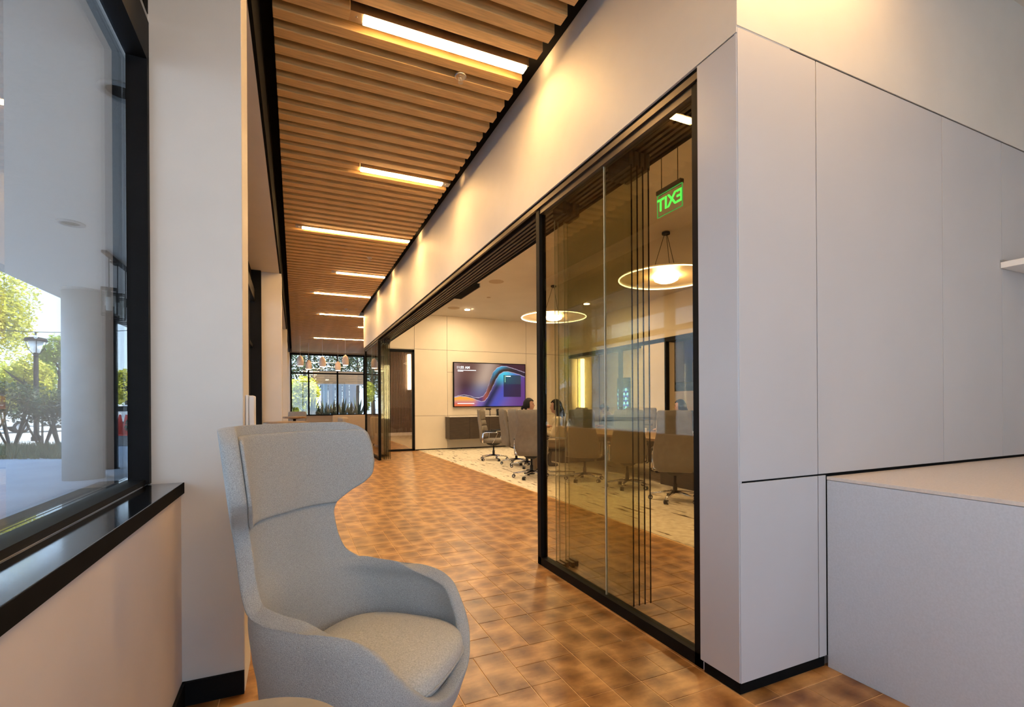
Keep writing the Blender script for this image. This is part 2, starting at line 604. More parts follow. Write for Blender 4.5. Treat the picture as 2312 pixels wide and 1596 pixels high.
while YS0 + k * PIT < 24.0:
    y = YS0 + k * PIT
    wide = (y < YE - 0.1) or (y > 14.0)
    xa, xb = (-0.115, 3.0) if wide else (-0.115, 1.60)
    if k in lit:
        a, b, s_ = lit[k]
        for p0, p1 in ((xa, a - 0.002), (b + 0.002, xb)):
            if p1 - p0 > 0.03:
                o = bx('slat', p0, p1, y - 0.046, y + 0.046, ZC, ZC + 0.115, 'slat', ceil)
                o.location -= co
    else:
        put('slat', slat_wide if wide else slat_me, ceil, Vector(((xa + xb) / 2, y, ZC)) - co)
    k += 1
ordl = ['nearest and largest glowing bar light in the wooden slat ceiling', 'second glowing bar light along the slat ceiling, the short one ending at the white wall',
        'third glowing bar light along the slat ceiling, starting close to the black edge', 'fourth glowing bar light along the slat ceiling, short and near the wall',
        'fifth glowing bar light along the slat ceiling', 'sixth glowing bar light along the slat ceiling, level with the end of the header',
        'bar light half hidden behind the end of the white header', 'farthest long bar light, above the white pendant lamps',
        'bar light above the panelled corner', 'bar light in the slats behind the viewer']
for (y, a, b, s_), lb in zip(spec, ordl):
    y = YS0 + round((y - YS0) / PIT) * PIT
    e = empty('linear_light', ((a + b) / 2, y, ZC), 0, lb, 'ceiling light', 'bar lights in the slat ceiling')
    L = b - a
    bm = bmesh.new()
    box(bm, -L / 2, L / 2, -0.046, -0.036, 0.0, 0.11)
    box(bm, -L / 2, L / 2, 0.036, 0.046, 0.0, 0.11)
    box(bm, -L / 2, L / 2, -0.036, 0.036, 0.08, 0.11)
    put('housing', mesh_of(bm, 'housing', 'steel'), e)
    d0 = -L / 2 + (0.085 if s_ == 'L' else 0.012)
    d1 = L / 2 - (0.085 if s_ == 'R' else 0.012)
    bm = bmesh.new()
    box(bm, d0, d1, -0.0355, 0.0355, -0.010, 0.012)
    put('diffuser', mesh_of(bm, 'diffuser', 'led'), e)
    bm = bmesh.new()
    c0, c1 = (-L / 2, d0) if s_ == 'L' else (d1, L / 2)
    box(bm, c0, c1, -0.0355, 0.0355, 0.0, 0.02)
    tube(bm, [((c0 + c1) / 2, 0, 0.002), ((c0 + c1) / 2, 0, -0.004)], 0.008, 10)
    put('end_cap', mesh_of(bm, 'end_cap', 'steel'), e)
# sprinklers
def sprinkler(x, y, lb, s=1.0):
    e = empty('sprinkler', (x, y, ZC), 0, lb, 'sprinkler', 'ceiling sprinklers')
    bm = bmesh.new()
    lathe(bm, [(0.045, 0.0), (0.045, -0.006), (0.035, -0.01), (0.012, -0.012)], 20)
    put('escutcheon', mesh_of(bm, 'escutcheon', 'steel', True), e)
    bm = bmesh.new()
    tube(bm, [(0, 0, 0), (0, 0, -0.03)], 0.007, 8)
    tube(bm, [(-0.013, 0, -0.014), (-0.013, 0, -0.04), (0, 0, -0.047), (0.013, 0, -0.04), (0.013, 0, -0.014)], 0.003, 6)
    lathe(bm, [(0.002, -0.046), (0.02, -0.048), (0.02, -0.050), (0.002, -0.051)], 14)
    put('nozzle', mesh_of(bm, 'nozzle', 'steel'), e)
sprinkler(1.15, 3.467, 'sprinkler beside the nearest bar light')
sprinkler(1.15, 8.31, 'sprinkler just before the fourth bar light')
sprinkler(1.20, 12.92, 'sprinkler before the end of the header')

# ================================================================== LEFT WINDOW WALL
wl = tag(bx('wall_left', -0.62, XW, -2.6, 24.2, 0.0, 0.905, 'pinkwall'), 'low painted wall under the side windows', None, None, 'structure')
wo_ = Vector(wl.location)
def wchild(name, *a, **k):
    o = bx(name, *a, parent=wl, **k)
    o.location -= wo_
    return o
for yc in (2.455, 8.44, 14.43, 20.4):
    wchild('pier', -0.606 if yc < 3 else -0.47, -0.21 if yc < 3 else -0.185, yc, yc + 0.29, 0.0, 3.37, mats='plaster', bevel=0.004)
wchild('soffit', -0.70, -0.215, 2.74, 24.2, 3.37, 4.2, mats='plaster')
wchild('soffit', -0.70, -0.215, -2.6, 2.46, 3.37, 4.2, mats='blackmat')
wchild('fascia', -0.214, -0.195, -2.6, 24.2, 3.372, 4.2, mats='blackmat')
tag(bx('baseboard_left', -0.444, -0.432, -2.6, 2.455, 0, 0.10, 'black'), 'black baseboard under the window sill', None, None, 'structure')
tag(bx('baseboard_column', -0.444, -0.212, 2.440, 2.454, 0, 0.10, 'black'), 'black baseboard at the foot of the white column', None, None, 'structure')

def window(name, y0, y1, z0, z1, label, mulls=(), trans=()):
    e = tag(empty(name, (XGL, (y0 + y1) / 2, z0)), label, None, None, 'structure')
    eo = Vector(e.location)
    def ch(n_, *a, mats='black', bevel=0.0):
        o = bx(n_, *a, mats, e, bevel)
        o.location -= eo
        return o
    ch('pane', XGL - 0.006, XGL + 0.006, y0 + 0.02, y1 - 0.02, z0 + 0.03, z1 - 0.03, mats='glass_out')
    ch('pane', XGL - 0.020, XGL - 0.012, y0 + 0.02, y1 - 0.02, z0 + 0.03, z1 - 0.03, mats='glass_out')
    ch('jamb', -0.620, -0.565, y0 - 0.01, y0 + 0.055, z0, z1)
    ch('jamb', -0.620, -0.548, y1 - 0.03, y1 + 0.01, z0, z1)
    ch('head', -0.620, -0.548, y0, y1, z1 - 0.015, z1 + 0.155)
    ch('bottom_rail', -0.72, XGL + 0.05, y0, y1, z0 - 0.02, z0 + 0.018)
    for y in mulls:
        ch('mullion', -0.70, -0.57, y - 0.03, y + 0.03, z0, z1)
    for z in trans:
        ch('transom', -0.70, -0.58, y0, y1, z - 0.025, z + 0.025)
    return e, ch
e, ch = window('window_1', -2.6, 2.455, 0.955, 2.72, 'large side window beside the white column', mulls=(-0.9,))
ch('sill', XGL + 0.05, -0.435, -2.6, 2.4545, 0.905, 0.950, mats='sill', bevel=0.002)
ch('nosing', -0.4349, -0.4325, -2.6, 2.4545, 0.904, 0.9495, mats='blackmat')
ch('sill_frame', XGL - 0.08, XGL + 0.052, -2.6, 2.4545, 0.90, 0.9535, mats='sill', bevel=0.002)
ch('upper_strip', -0.62, -0.552, -2.6, 2.4545, 2.885, 2.91, mats='steel')
ch('upper_panel', -0.62, -0.550, -2.6, 2.4545, 2.91, 3.38, mats='blackmat')
e, ch = window('window_2', 2.75, 8.435, 0.25, 2.9, 'tall dark framed window between the first two columns', mulls=(4.65, 6.5, 7.6), trans=(2.2,))
ch('upper_panel', -0.72, -0.60, 2.75, 8.43, 3.05, 3.38, mats='blackmat')
ch('jamb', -0.64, -0.468, 8.36, 8.438, 0.905, 3.369)
ch('jamb', -0.64, -0.471, 8.44, 8.73, 0.905, 3.369)
e, ch = window('window_3', 8.74, 14.42, 0.955, 2.9, 'tall dark framed window past the second column', mulls=(10.6, 12.5))
ch('upper_panel', -0.72, -0.60, 8.74, 14.42, 3.05, 3.38, mats='blackmat')
e, ch = window('window_4', 14.73, 20.39, 0.955, 2.9, 'dark framed side window by the far seating', mulls=(16.6, 18.5))
ch('upper_panel', -0.72, -0.60, 14.73, 20.39, 3.05, 3.38, mats='blackmat')
tag(bx('wall_left_end', -0.70, -0.19, 20.69, 24.2, 0.9, 3.4, 'pinkwall'), 'pinkish end of the side wall', None, None, 'structure')
# white wall device on the column
e = empty('door_controller', (-0.209, 2.60, 1.175), 0, 'narrow white plastic control box on the side of the white column', 'control box')
bm = bmesh.new()
box(bm, 0, 0.012, -0.06, 0.06, 0, 0.15)
put('back_plate', mesh_of(bm, 'back_plate', 'white', bevel=0.002), e)
bm = bmesh.new()
box(bm, 0.013, 0.036, -0.055, 0.055, 0.004, 0.148)
put('cover', mesh_of(bm, 'cover', 'white', bevel=0.006), e)
bm = bmesh.new()
box(bm, 0.02, 0.04, -0.03, 0.03, -0.006, 0.004)
put('latch', mesh_of(bm, 'latch', 'blackmat'), e)

# ================================================================== HEADER AND PANELLED BLOCK
hd = tag(bx('wall_header', XH, 2.10, YE + 0.003, 13.95, ZH, 4.25, 'plaster'), 'white plaster header above the glass partition', None, None, 'structure')
blk = tag(bx('wall_right', XH + 0.022, 5.6, YE + 0.022, 1.735, 0.0, 4.25, 'panel'), 'panelled end wall behind the counter', None, None, 'structure')
bo = Vector(blk.location)
def bch(n_, *a, mats='panel', bevel=0.0):
    o = bx(n_, *a, mats, blk, bevel)
    o.location -= bo
    return o
JZ = 0.928
bch('panel', XH, XH + 0.02, YE + 0.004, 1.733, 0.055, ZH - 0.006, mats='panel', bevel=0.0025)
bch('panel', XH + 0.004, 2.275, YE, YE + 0.02, JZ + 0.004, 2.906, bevel=0.0015)
bch('panel', XH + 0.004, 2.275, YE, YE + 0.02, 0.055, JZ - 0.004, bevel=0.0015)
bch('panel', 2.281, 3.378, YE, YE + 0.02, JZ + 0.004, 2.906, bevel=0.0015)
bch('panel', 2.281, 2.335, YE, YE + 0.02, 0.055, JZ - 0.004, bevel=0.0015)
bch('panel', 3.382, 4.062, YE, YE + 0.02, JZ + 0.004, 2.906, bevel=0.001)
bch('panel', 4.066, 5.55, YE, YE + 0.02, 2.16, 2.906, bevel=0.001)
bch('panel', 4.066, 5.55, YE, YE + 0.02, JZ + 0.004, 2.154, bevel=0.001)
bch('upper_plaster', XH + 0.001, 5.6, YE, YE + 0.02, 2.915, 4.2, mats='plaster')
bch('reveal', XH + 0.004, 5.55, YE + 0.006, YE + 0.0215, 0.05, 2.92, mats='blackmat')
bch('reveal', XH + 0.006, XH + 0.0215, YE + 0.006, 1.73, 0.05, 2.885, mats='blackmat')
tag(bx('baseboard_right', XH + 0.012, 2.335, YE + 0.012, 1.72, 0.0, 0.054, 'blackmat'), 'recessed black kick strip under the white panels', None, None, 'structure')
# floating shelf
e = empty('floating_shelf', (4.6, 1.50, 2.11), 0, 'white floating shelf on the panelled wall at the right edge', 'shelf')
bm = bmesh.new()
box(bm, -0.56, 0.9, -0.30, 0.003, 0, 0.038)
put('board', mesh_of(bm, 'board', 'white', bevel=0.002), e)
bm = bmesh.new()
box(bm, -0.56, 0.9, -0.012, 0.003, 0.04, 0.052)
put('wall_cleat', mesh_of(bm, 'wall_cleat', 'steel'), e)
# counter
e = empty('counter', (3.6, 0.6, 0), 0, 'grey fronted counter with a cream top against the panelled wall', 'counter')
bm = bmesh.new()
box(bm, -1.262, 1.9, -1.6, 0.902, 0, 0.90)
put('body', mesh_of(bm, 'body', 'counter_front', bevel=0.001), e)
bm = bmesh.new()
box(bm, -1.262, 1.9, -1.6, 0.903, 0.902, 0.918)
put('worktop', mesh_of(bm, 'worktop', 'counter_top', bevel=0.001), e)

# ================================================================== SLIDING GLASS PARTITION
tr = empty('sliding_track', (1.93, 7.8, ZH), 0, 'dark bronze multi rail ceiling track running above the glass partition', 'track')
def tch(n_, x0, x1, y0, y1, z0, z1, mats, bevel=0.0):
    o = bx(n_, x0, x1, y0, y1, z0, z1, mats, tr, bevel)
    o.location -= Vector(tr.location)
tch('track_plate', XH + 0.012, 2.11, 1.74, 13.94, ZH - 0.02, ZH - 0.001, 'blackmat')
tch('front_trim', XH + 0.01, XH + 0.03, 1.74, 13.94, ZH - 0.055, ZH - 0.02, 'bronze')
for i in range(6):
    x = 1.862 + 0.045 * i
    tch('rail', x - 0.012, x + 0.012, 1.80, 13.9, ZH - 0.05, ZH - 0.02, 'bronze')
tch('rear_trim', 2.095, 2.12, 1.74, 13.94, ZH - 0.06, ZH - 0.001, 'blackmat')
# small fittings of the ceiling track
e = empty('track_light', (2.02, 1.97, ZH - 0.075), 0, 'small square white light under the bronze track', 'light')
bm = bmesh.new(); box(bm, -0.055, 0.055, -0.04, 0.04, 0.0, 0.025)
put('case', mesh_of(bm, 'case', 'bronze', bevel=0.003), e)
bm = bmesh.new(); box(bm, -0.05, 0.05, -0.035, 0.035, -0.006, -0.001)
put('diffuser', mesh_of(bm, 'diffuser', 'led_rim'), e)

def fixed_glass(lb, y0, y1, joints, post0=True, post1=True):
    e = empty('glass_partition', (XG, (y0 + y1) / 2, 0), 0, lb, 'glass partition')
    eo = Vector(e.location)
    def ch(n_, *a, mats='black', bevel=0.0):
        o = bx(n_, *a, mats, e, bevel); o.location -= eo
        return o
    if post0: ch('post', XG - 0.03, XG + 0.03, y0, y0 + 0.05, 0, ZH - 0.06, mats='black')
    if post1: ch('post', XG - 0.03, XG + 0.03, y1 - 0.055, y1, 0, ZH - 0.06, mats='bronze' if False else 'black')
    ch('bottom_rail', XG - 0.03, XG + 0.03, y0, y1, 0, 0.062)
    ch('top_rail', XG - 0.025, XG + 0.025, y0, y1, ZH - 0.10, ZH - 0.058, mats='bronze')
    ys = [y0 + 0.05] + list(joints) + [y1 - 0.055]
    for a, b in zip(ys, ys[1:]):
        ch('pane', XG - 0.005, XG + 0.005, a + 0.003, b - 0.003, 0.06, ZH - 0.09, mats='glass_fix')
    for j in joints:
        ch('glass_joint', XG - 0.006, XG + 0.006, j - 0.003, j + 0.003, 0.06, ZH - 0.09, mats='edge')
fixed_glass('framed tinted glass partition beside the white panelled corner', 1.738, 3.458, (2.56,))
fixed_glass('glass partition at the far end of the opening, under the end of the header', 11.55, 13.93, (12.75,))

def slider(x, y0, y1, lb, grp, edgemat):
    e = empty('sliding_glass_panel', (x, (y0 + y1) / 2, 0), 0, lb, 'glass panel', grp)
    eo = Vector(e.location)
    def ch(n_, *a, mats='black', bevel=0.0):
        o = bx(n_, *a, mats, e, bevel); o.location -= eo
    ch('pane', x - 0.004, x + 0.004, y0 + 0.001, y1 - 0.001, 0.03, ZH - 0.14, mats='glass_slide')
    ch('edge_strip', x - 0.004, x + 0.004, y0 - 0.003, y0 + 0.0005, 0.03, ZH - 0.14, mats='black')
    ch('edge_strip', x - 0.003, x + 0.003, y1 - 0.0005, y1 + 0.0015, 0.03, ZH - 0.14, mats=edgemat)
    ch('top_clamp', x - 0.014, x + 0.014, y0, y0 + 0.22, ZH - 0.15, ZH - 0.052, mats='bronze', bevel=0.002)
    ch('top_clamp', x - 0.014, x + 0.014, y1 - 0.16, y1, ZH - 0.15, ZH - 0.052, mats='bronze', bevel=0.002)
    ch('bottom_guide', x - 0.012, x + 0.012, y1 - 0.12, y1 - 0.01, 0.0, 0.04, mats='bronze', bevel=0.002)
nm = ['first', 'second', 'third', 'fourth']
for i, x in enumerate((1.890, 1.933, 1.977, 2.021)):
    slider(x, 2.40, 3.36 + 0.02 * (i % 2), '%s sliding pane from the corridor in the stack behind the near glass partition' % nm[i], 'parked panes near', 'edge')
for i, x in enumerate((1.890, 1.933, 1.977, 2.021)):
    slider(x, 11.42, 12.55, '%s sliding pane from the corridor in the stack at the far end of the opening' % nm[i], 'parked panes far', 'edge')

# ================================================================== CONFERENCE ROOM SHELL
tag(bx('ceiling', 2.10, 8.35, 1.7, YT + 0.2, ZR - 0.01, ZR + 0.1, 'ceil_white'), 'flat painted conference room ceiling', None, None, 'structure')
tv = tag(bx('wall_back', 3.10, 8.3, YT + 0.02, 13.95, 0.0, 4.2, 'panel_warm'), 'cream panelled wall behind the television', None, None, 'structure')
to = Vector(tv.location)
def vch(n_, *a, mats='panel_warm', bevel=0.0015):
    o = bx(n_, *a, mats, tv, bevel); o.location -= to
g = 0.004
xs = [3.105, 4.068, 6.63, 8.15]
for a, b in zip(xs, xs[1:]):
    vch('panel', a + g, b - g, YT, YT + 0.02, 2.89 + g, ZR - 0.012)
    if a == 4.068:
        vch('panel', a + g, b - g, YT, YT + 0.02, 0.985 + g, 2.25 - g)
        vch('panel', a + g, b - g, YT, YT + 0.02, 2.25 + g, 2.89 - g)
    else:
        vch('panel', a + g, b - g, YT, YT + 0.02, 0.985 + g, 2.89 - g)
    vch('panel', a + g, b - g, YT, YT + 0.02, 0.03, 0.985 - g)
vch('panel', 2.12, 3.10, YT, YT + 0.02, 2.89, ZR - 0.012)
vch('reveal', 3.106, 8.14, YT + 0.008, YT + 0.0215, 0.02, 3.88, mats='wood_dark', bevel=0)
tag(bx('baseboard_back', 3.12, 8.15, YT - 0.006, YT + 0.02, 0.0, 0.028, 'blackmat'), 'thin dark baseboard under the cream wall', None, None, 'structure')
tag(bx('wall_back_side', 2.10, 2.29, YT, 13.95, 0.0, 4.2, 'panel_warm'), 'narrow wall beside the glass door', None, None, 'structure')
tag(bx('wall_back_lintel', 2.29, 3.10, YT + 0.021, 13.95, 2.865, 4.2, 'panel_warm'), 'wall above the glass door', None, None, 'structure')
dr = tag(empty('door_1', (2.70, YT, 0)), 'black framed glass door beside the television wall', None, None, 'structure')
def dch(n_, *a, mats='black'):
    o = bx(n_, *a, mats, dr); o.location -= Vector(dr.location)
dch('frame', 3.035, 3.102, YT - 0.02, YT + 0.06, 0, 2.865)
dch('frame', 2.285, 2.34, YT - 0.02, YT + 0.06, 0, 2.865)
dch('frame', 2.285, 3.102, YT - 0.02, YT + 0.06, 2.79, 2.866)
dch('threshold', 2.285, 3.102, YT - 0.02, YT + 0.06, 0.0, 0.055)
dch('pane', 2.34, 3.035, YT + 0.01, YT + 0.02, 0.055, 2.79, mats='glass_clear')
# right hand side of the room: header on posts and glass opening
rw = tag(bx('wall_far_side', 8.15, 8.45, 1.7, 13.95, 2.88, 4.2, 'panel_warm'), 'cream header above the opening on the far side of the room', None, None, 'structure')
ro = Vector(rw.location)
def rch(n_, *a, mats='panel_warm'):
    o = bx(n_, *a, mats, rw); o.location -= ro
rch('track', 8.14, 8.46, 1.7, 13.64, 2.78, 2.88, mats='black')
rch('post', 8.16, 8.24, 10.86, 10.97, 0.0, 2.78, mats='black')
rch('pier', 8.15, 8.45, 9.12, 9.98, 0.0, 2.78)
rch('post', 8.14, 8.24, 9.06, 9.12, 0.0, 2.78, mats='black')
rch('pier', 8.15, 8.45, 1.7, 5.4, 0.0, 2.78)
tag(bx('wall_near_side', 2.10, 8.3, 1.735, 1.9, 0.0, 4.2, 'panel_warm'), 'near wall of the conference room', None, None, 'structure')
for i, (y0, y1) in enumerate(((11.0, 12.1), (12.15, 13.3))):
    e = empty('hall_glass_panel', (8.30, (y0 + y1) / 2, 0), 0, ['glass panel at the far side opening, next to the black post', 'glass panel at the far side opening, next to the television wall'][i], 'glass panel')
    bm = bmesh.new(); box(bm, -0.006, 0.006, (y0 - y1) / 2, (y1 - y0) / 2, 0.04, 2.76)
    put('pane', mesh_of(bm, 'pane', 'glass_slide'), e)
    bm = bmesh.new(); box(bm, -0.008, 0.008, (y1 - y0) / 2 - 0.012, (y1 - y0) / 2, 0.04, 2.76)
    put('edge_strip', mesh_of(bm, 'edge_strip', 'black'), e)
# hall behind
tag(bx('wall_hall', 11.5, 11.7, -2.6, 24.4, 0.0, 4.2, 'panel_warm'), 'plain wall of the hall behind the conference room', None, None, 'structure')
tag(bx('ceiling', 8.35, 16, -2.6, 24.4, 3.30, 3.36, 'ceil_white'), 'hall ceiling beyond the conference room', None, None, 'structure')

# ================================================================== FAR SEATING AREA
wf = tag(bx('wall_far', -0.70, 3.2, YF, YF + 0.2, 0.0, 0.855, 'pinkwall'), 'low pinkish wall under the far windows', None, None, 'structure')
tag(bx('wall_far_lintel', -0.70, 3.2, YF, YF + 0.2, 3.69, 4.2, 'pinkwall'), 'strip of wall above the far windows', None, None, 'structure')
e = tag(empty('window_5', (1.43, YF, 0.86)), 'black gridded window wall at the end of the room', None, None, 'structure')
def fch(n_, *a, mats='black'):
    o = bx(n_, *a, mats, e); o.location -= Vector(e.location)
xm = [-0.16, 0.58, 1.825, 3.03]
for x in xm:
    fch('mullion', x - 0.035, x + 0.035, YF - 0.04, YF + 0.08, 0.855, 3.69)
fch('head', -0.2, 3.07, YF - 0.04, YF + 0.08, 3.62, 3.70)
fch('transom', -0.2, 3.07, YF - 0.03, YF + 0.07, 2.765, 2.825)
fch('bottom_rail', -0.2, 3.07, YF - 0.04, YF + 0.08, 0.85, 0.90)
for a, b in zip(xm, xm[1:]):
    fch('pane', a + 0.035, b - 0.035, YF + 0.01, YF + 0.022, 0.90, 2.765, mats='glass_out')
    fch('pane', a + 0.035, b - 0.035, YF + 0.01, YF + 0.022, 2.825, 3.62, mats='glass_out')
sw = tag(bx('wall_slat', 3.07, 7.5, 21.0, 24.4, 0.0, 4.2, 'wood_dark'), 'dark wall behind the vertical slats', None, None, 'structure')
so = Vector(sw.location)
M['slat_dark'] = mat('plum brown slat', (0.15, 0.085, 0.072), 0.5, var=0.2, scale=6, stretch=(8, 8, 0.6))
bm = bmesh.new(); box(bm, -0.016, 0.016, -0.03, 0.0, 0.13, 3.85)
vsl = mesh_of(bm, 'vertical_slat', 'slat_dark')
for i in range(34):
    put('slat', vsl, sw, Vector((3.12 + i * 0.0655, 20.999, 0)) - so)
o = bx('plinth', 3.07, 7.5, 20.97, 21.0, 0.0, 0.125, 'pinkwall', sw); o.location -= so
tag(bx('ceiling', 3.2, 8.35, 13.95, 24.4, 3.86, 3.92, 'ceil_white'), 'flat ceiling over the passage beyond the door', None, None, 'structure')
# closing walls outside the view
tag(bx('wall_outer', 15.9, 16.0, -2.6, 24.4, 0.0, 4.2, 'plaster'), 'outer wall of the building', None, None, 'structure')
tag(bx('wall_end', 3.2, 16.0, 24.2, 24.4, 0.0, 4.2, 'plaster'), 'end wall of the building', None, None, 'structure')
# glazing behind the viewer
e = tag(empty('window_6', (2.0, -2.6, 0)), 'glazed front behind the viewer', None, None, 'structure')
def gch(n_, *a, mats='black'):
    o = bx(n_, *a, mats, e); o.location -= Vector(e.location)
for i in range(4):
    x = -0.6 + i * 1.3
    gch('mullion', x - 0.03, x + 0.03, -2.66, -2.54, 0, 3.7)
    if i < 3:
        gch('pane', x + 0.03, x + 1.27, -2.606, -2.594, 0.06, 3.64, mats='glass_out')
gch('bottom_rail', -0.6, 3.3, -2.66, -2.54, 0, 0.06)
gch('head', -0.6, 3.3, -2.66, -2.54, 3.64, 4.2)
tag(bx('wall_front', 3.33, 16.0, -2.7, -2.5, 0.0, 4.2, 'plaster'), 'solid front wall behind the viewer', None, None, 'structure')
tag(bx('wall_kitchen', 5.6, 5.75, -2.5, 1.7, 0.0, 4.2, 'plaster'), 'side wall of the counter area', None, None, 'structure')
tag(bx('ceiling', 3.02, 5.75, -2.5, YE, 3.86, 3.92, 'ceil_white'), 'painted ceiling above the counter', None, None, 'structure')
#PART2

# ================================================================== WING ARMCHAIR
def lerp_tab(tab, z):
    if z <= tab[0][0]: return tab[0][1]
    for (a, va), (b, vb) in zip(tab, tab[1:]):
        if z <= b:
            t = (z - a) / (b - a)
            t = t * t * (3 - 2 * t) * 0.5 + t * 0.5
            return va + (vb - va) * t
    return tab[-1][1]
PH = [(0.20, pi), (0.36, pi), (0.385, 2.88), (0.42, 2.68), (0.48, 2.48), (0.54, 2.32), (0.59, 2.2), (0.615, 2.1), (0.632, 1.9), (0.643, 1.55), (0.655, 1.15), (0.69, 0.95), (0.75, 0.9), (1.205, 0.9)]
AA = [(0.20, 0.19), (0.28, 0.26), (0.38, 0.29), (0.5, 0.298), (0.62, 0.298), (1.225, 0.298)]
BB = [(0.20, 0.20), (0.28, 0.27), (0.38, 0.298), (0.5, 0.308), (0.62, 0.308), (1.225, 0.308)]
SU = [(0.55, 0.33), (0.62, 0.32), (0.66, 0.285), (0.70, 0.262), (0.78, 0.247), (0.85, 0.245), (0.89, 0.265), (0.925, 0.32), (0.96, 0.39), (0.99, 0.425), (1.04, 0.437), (1.11, 0.437), (1.16, 0.428), (1.185, 0.40), (1.205, 0.34)]
def upper_pt(z, t, off=0.0):
    S_ = lerp_tab(SU, z) * abs(t)
    n_ = 24
    x = y = 0.0
    g_ = 0.0
    for i in range(n_):
        s_ = S_ * (i + 0.5) / n_
        g_ = math.radians(48) * ss(0.03, 0.30, s_)
        x += math.sin(g_) * S_ / n_
        y += math.cos(g_) * S_ / n_
    x += math.cos(g_) * off
    y -= math.sin(g_) * off
    return Vector((-0.315 + x - max(0, z - 0.45) * 0.17, math.copysign(y, t), z))
def ss(a, b, x):
    t = max(0, min(1, (x - a) / (b - a))); return t * t * (3 - 2 * t)
def shell_pt(z, ph, off=0.0):
    pm = lerp_tab(PH, z)
    f_ = ss(0.58, 0.74, z)
    lo_ = Vector(low_pt(z, ph, off))
    if f_ == 0: return lo_
    return lo_.lerp(upper_pt(z, ph / pm, off), f_)
def low_pt(z, ph, off=0.0):
    a, b = lerp_tab(AA, z) - off, lerp_tab(BB, z) - off
    e_ = 2 / 2.7
    c, s = math.cos(ph), math.sin(ph)
    x = -a * math.copysign(abs(c) ** e_, c)
    y = b * math.copysign(abs(s) ** e_, s)
    x -= max(0, z - 0.45) * 0.17
    return (x, y, z)
ACX, ACY, ACR = 0.236, 1.70, math.radians(-40)
arm = empty('wing_armchair', (ACX, ACY, 0), ACR, 'grey blue wool wing armchair with high back beside the window', 'armchair')
def shell(zs, nt, fmax=1.0, off=0.0):
    bm = bmesh.new()
    rows = []
    for z in zs:
        p = lerp_tab(PH, z) * fmax
        rows.append([bm.verts.new(shell_pt(z, -p + 2 * p * i / nt, off)) for i in range(nt + 1)])
    for a, b in zip(rows, rows[1:]):
        for i in range(nt):
            bm.faces.new((a[i], a[i + 1], b[i + 1], b[i]))
    bmesh.ops.remove_doubles(bm, verts=bm.verts[:], dist=0.0005)
    return bm
zs = sorted(set([round(0.20 + 0.0175 * i, 4) for i in range(58)] + [0.37, 0.385, 0.605, 0.61, 0.615, 0.62, 0.625, 0.63, 0.635, 0.64, 0.645, 0.65, 0.655, 0.66, 0.67, 1.18, 1.19, 1.2, 1.205]))
o = put('shell', mesh_of(shell(zs, 44), 'shell', 'fabric', True), arm)
md = o.modifiers.new('thick', 'SOLIDIFY'); md.thickness = 0.048; md.offset = -1 if False else 0.0
md = o.modifiers.new('soft', 'SUBSURF'); md.levels = 2; md.render_levels = 2
zs2 = [0.885 + 0.0145 * i for i in range(21)]
o = put('head_pad', mesh_of(shell(zs2, 30, 0.985, 0.031), 'head_pad', 'fabric', True), arm)
md = o.modifiers.new('thick', 'SOLIDIFY'); md.thickness = 0.014; md.offset = 0.0
md = o.modifiers.new('soft', 'SUBSURF'); md.levels = 1; md.render_levels = 1
bm = bmesh.new()
loft(bm, [sring(0.0, 0, 0.30, 0.24, 0.25, 32, 2.8), sring(0.0, 0, 0.35, 0.262, 0.27, 32, 2.8), sring(0.0, 0, 0.372, 0.255, 0.262, 32, 2.8)])
put('seat_base', mesh_of(bm, 'seat_base', 'fabric', True), arm)
bm = bmesh.new()
cr = []
for zz, f in ((0.372, 0.88), (0.388, 0.965), (0.41, 1.0), (0.435, 0.995), (0.452, 0.96), (0.467, 0.86), (0.477, 0.66), (0.483, 0.40), (0.485, 0.12)):
    cr.append(sring(0.022, 0, zz, 0.266 * f, 0.268 * f, 40, 3.0))
loft(bm, cr)
put('seat_cushion', mesh_of(bm, 'seat_cushion', 'fabric_seat', True), arm)
bm = bmesh.new()
ring_ = sring(0.022, 0, 0.410, 0.267, 0.269, 40, 3.0)
tube(bm, ring_ + [ring_[0]], 0.0045, 6, caps=False)
put('piping', mesh_of(bm, 'piping', 'fabric', True), arm)
bm = bmesh.new()
lathe(bm, [(0.03, 0.03), (0.03, 0.19), (0.09, 0.20), (0.09, 0.21)], 16)
put('column', mesh_of(bm, 'column', 'steel', True), arm)
for i in range(4):
    bm = bmesh.new()
    t = pi / 4 + i * pi / 2
    tube(bm, [(0.02 * math.cos(t), 0.02 * math.sin(t), 0.05), (0.31 * math.cos(t), 0.31 * math.sin(t), 0.012)], [0.022, 0.012], 8)
    put('leg', mesh_of(bm, 'leg', 'steel', True), arm)
# small round side table, cut by the lower edge of the photograph
e = empty('side_table', (-0.095, 1.02, 0), 0, 'small round grey beige side table at the lower edge, in front of the armchair', 'side table')
M['tabletop'] = mat('grey beige laminate', (0.34, 0.31, 0.26), 0.4, var=0.05, scale=20)
bm = bmesh.new(); lathe(bm, [(0.19, 0.592), (0.20, 0.598), (0.20, 0.612), (0.195, 0.617)], 48)
put('top', mesh_of(bm, 'top', 'tabletop'), e)
bm = bmesh.new(); lathe(bm, [(0.016, 0.012), (0.016, 0.592)], 16)
put('stem', mesh_of(bm, 'stem', 'steel', True), e)
bm = bmesh.new(); lathe(bm, [(0.15, 0.0), (0.15, 0.008), (0.03, 0.014)], 32)
put('base', mesh_of(bm, 'base', 'steel'), e)

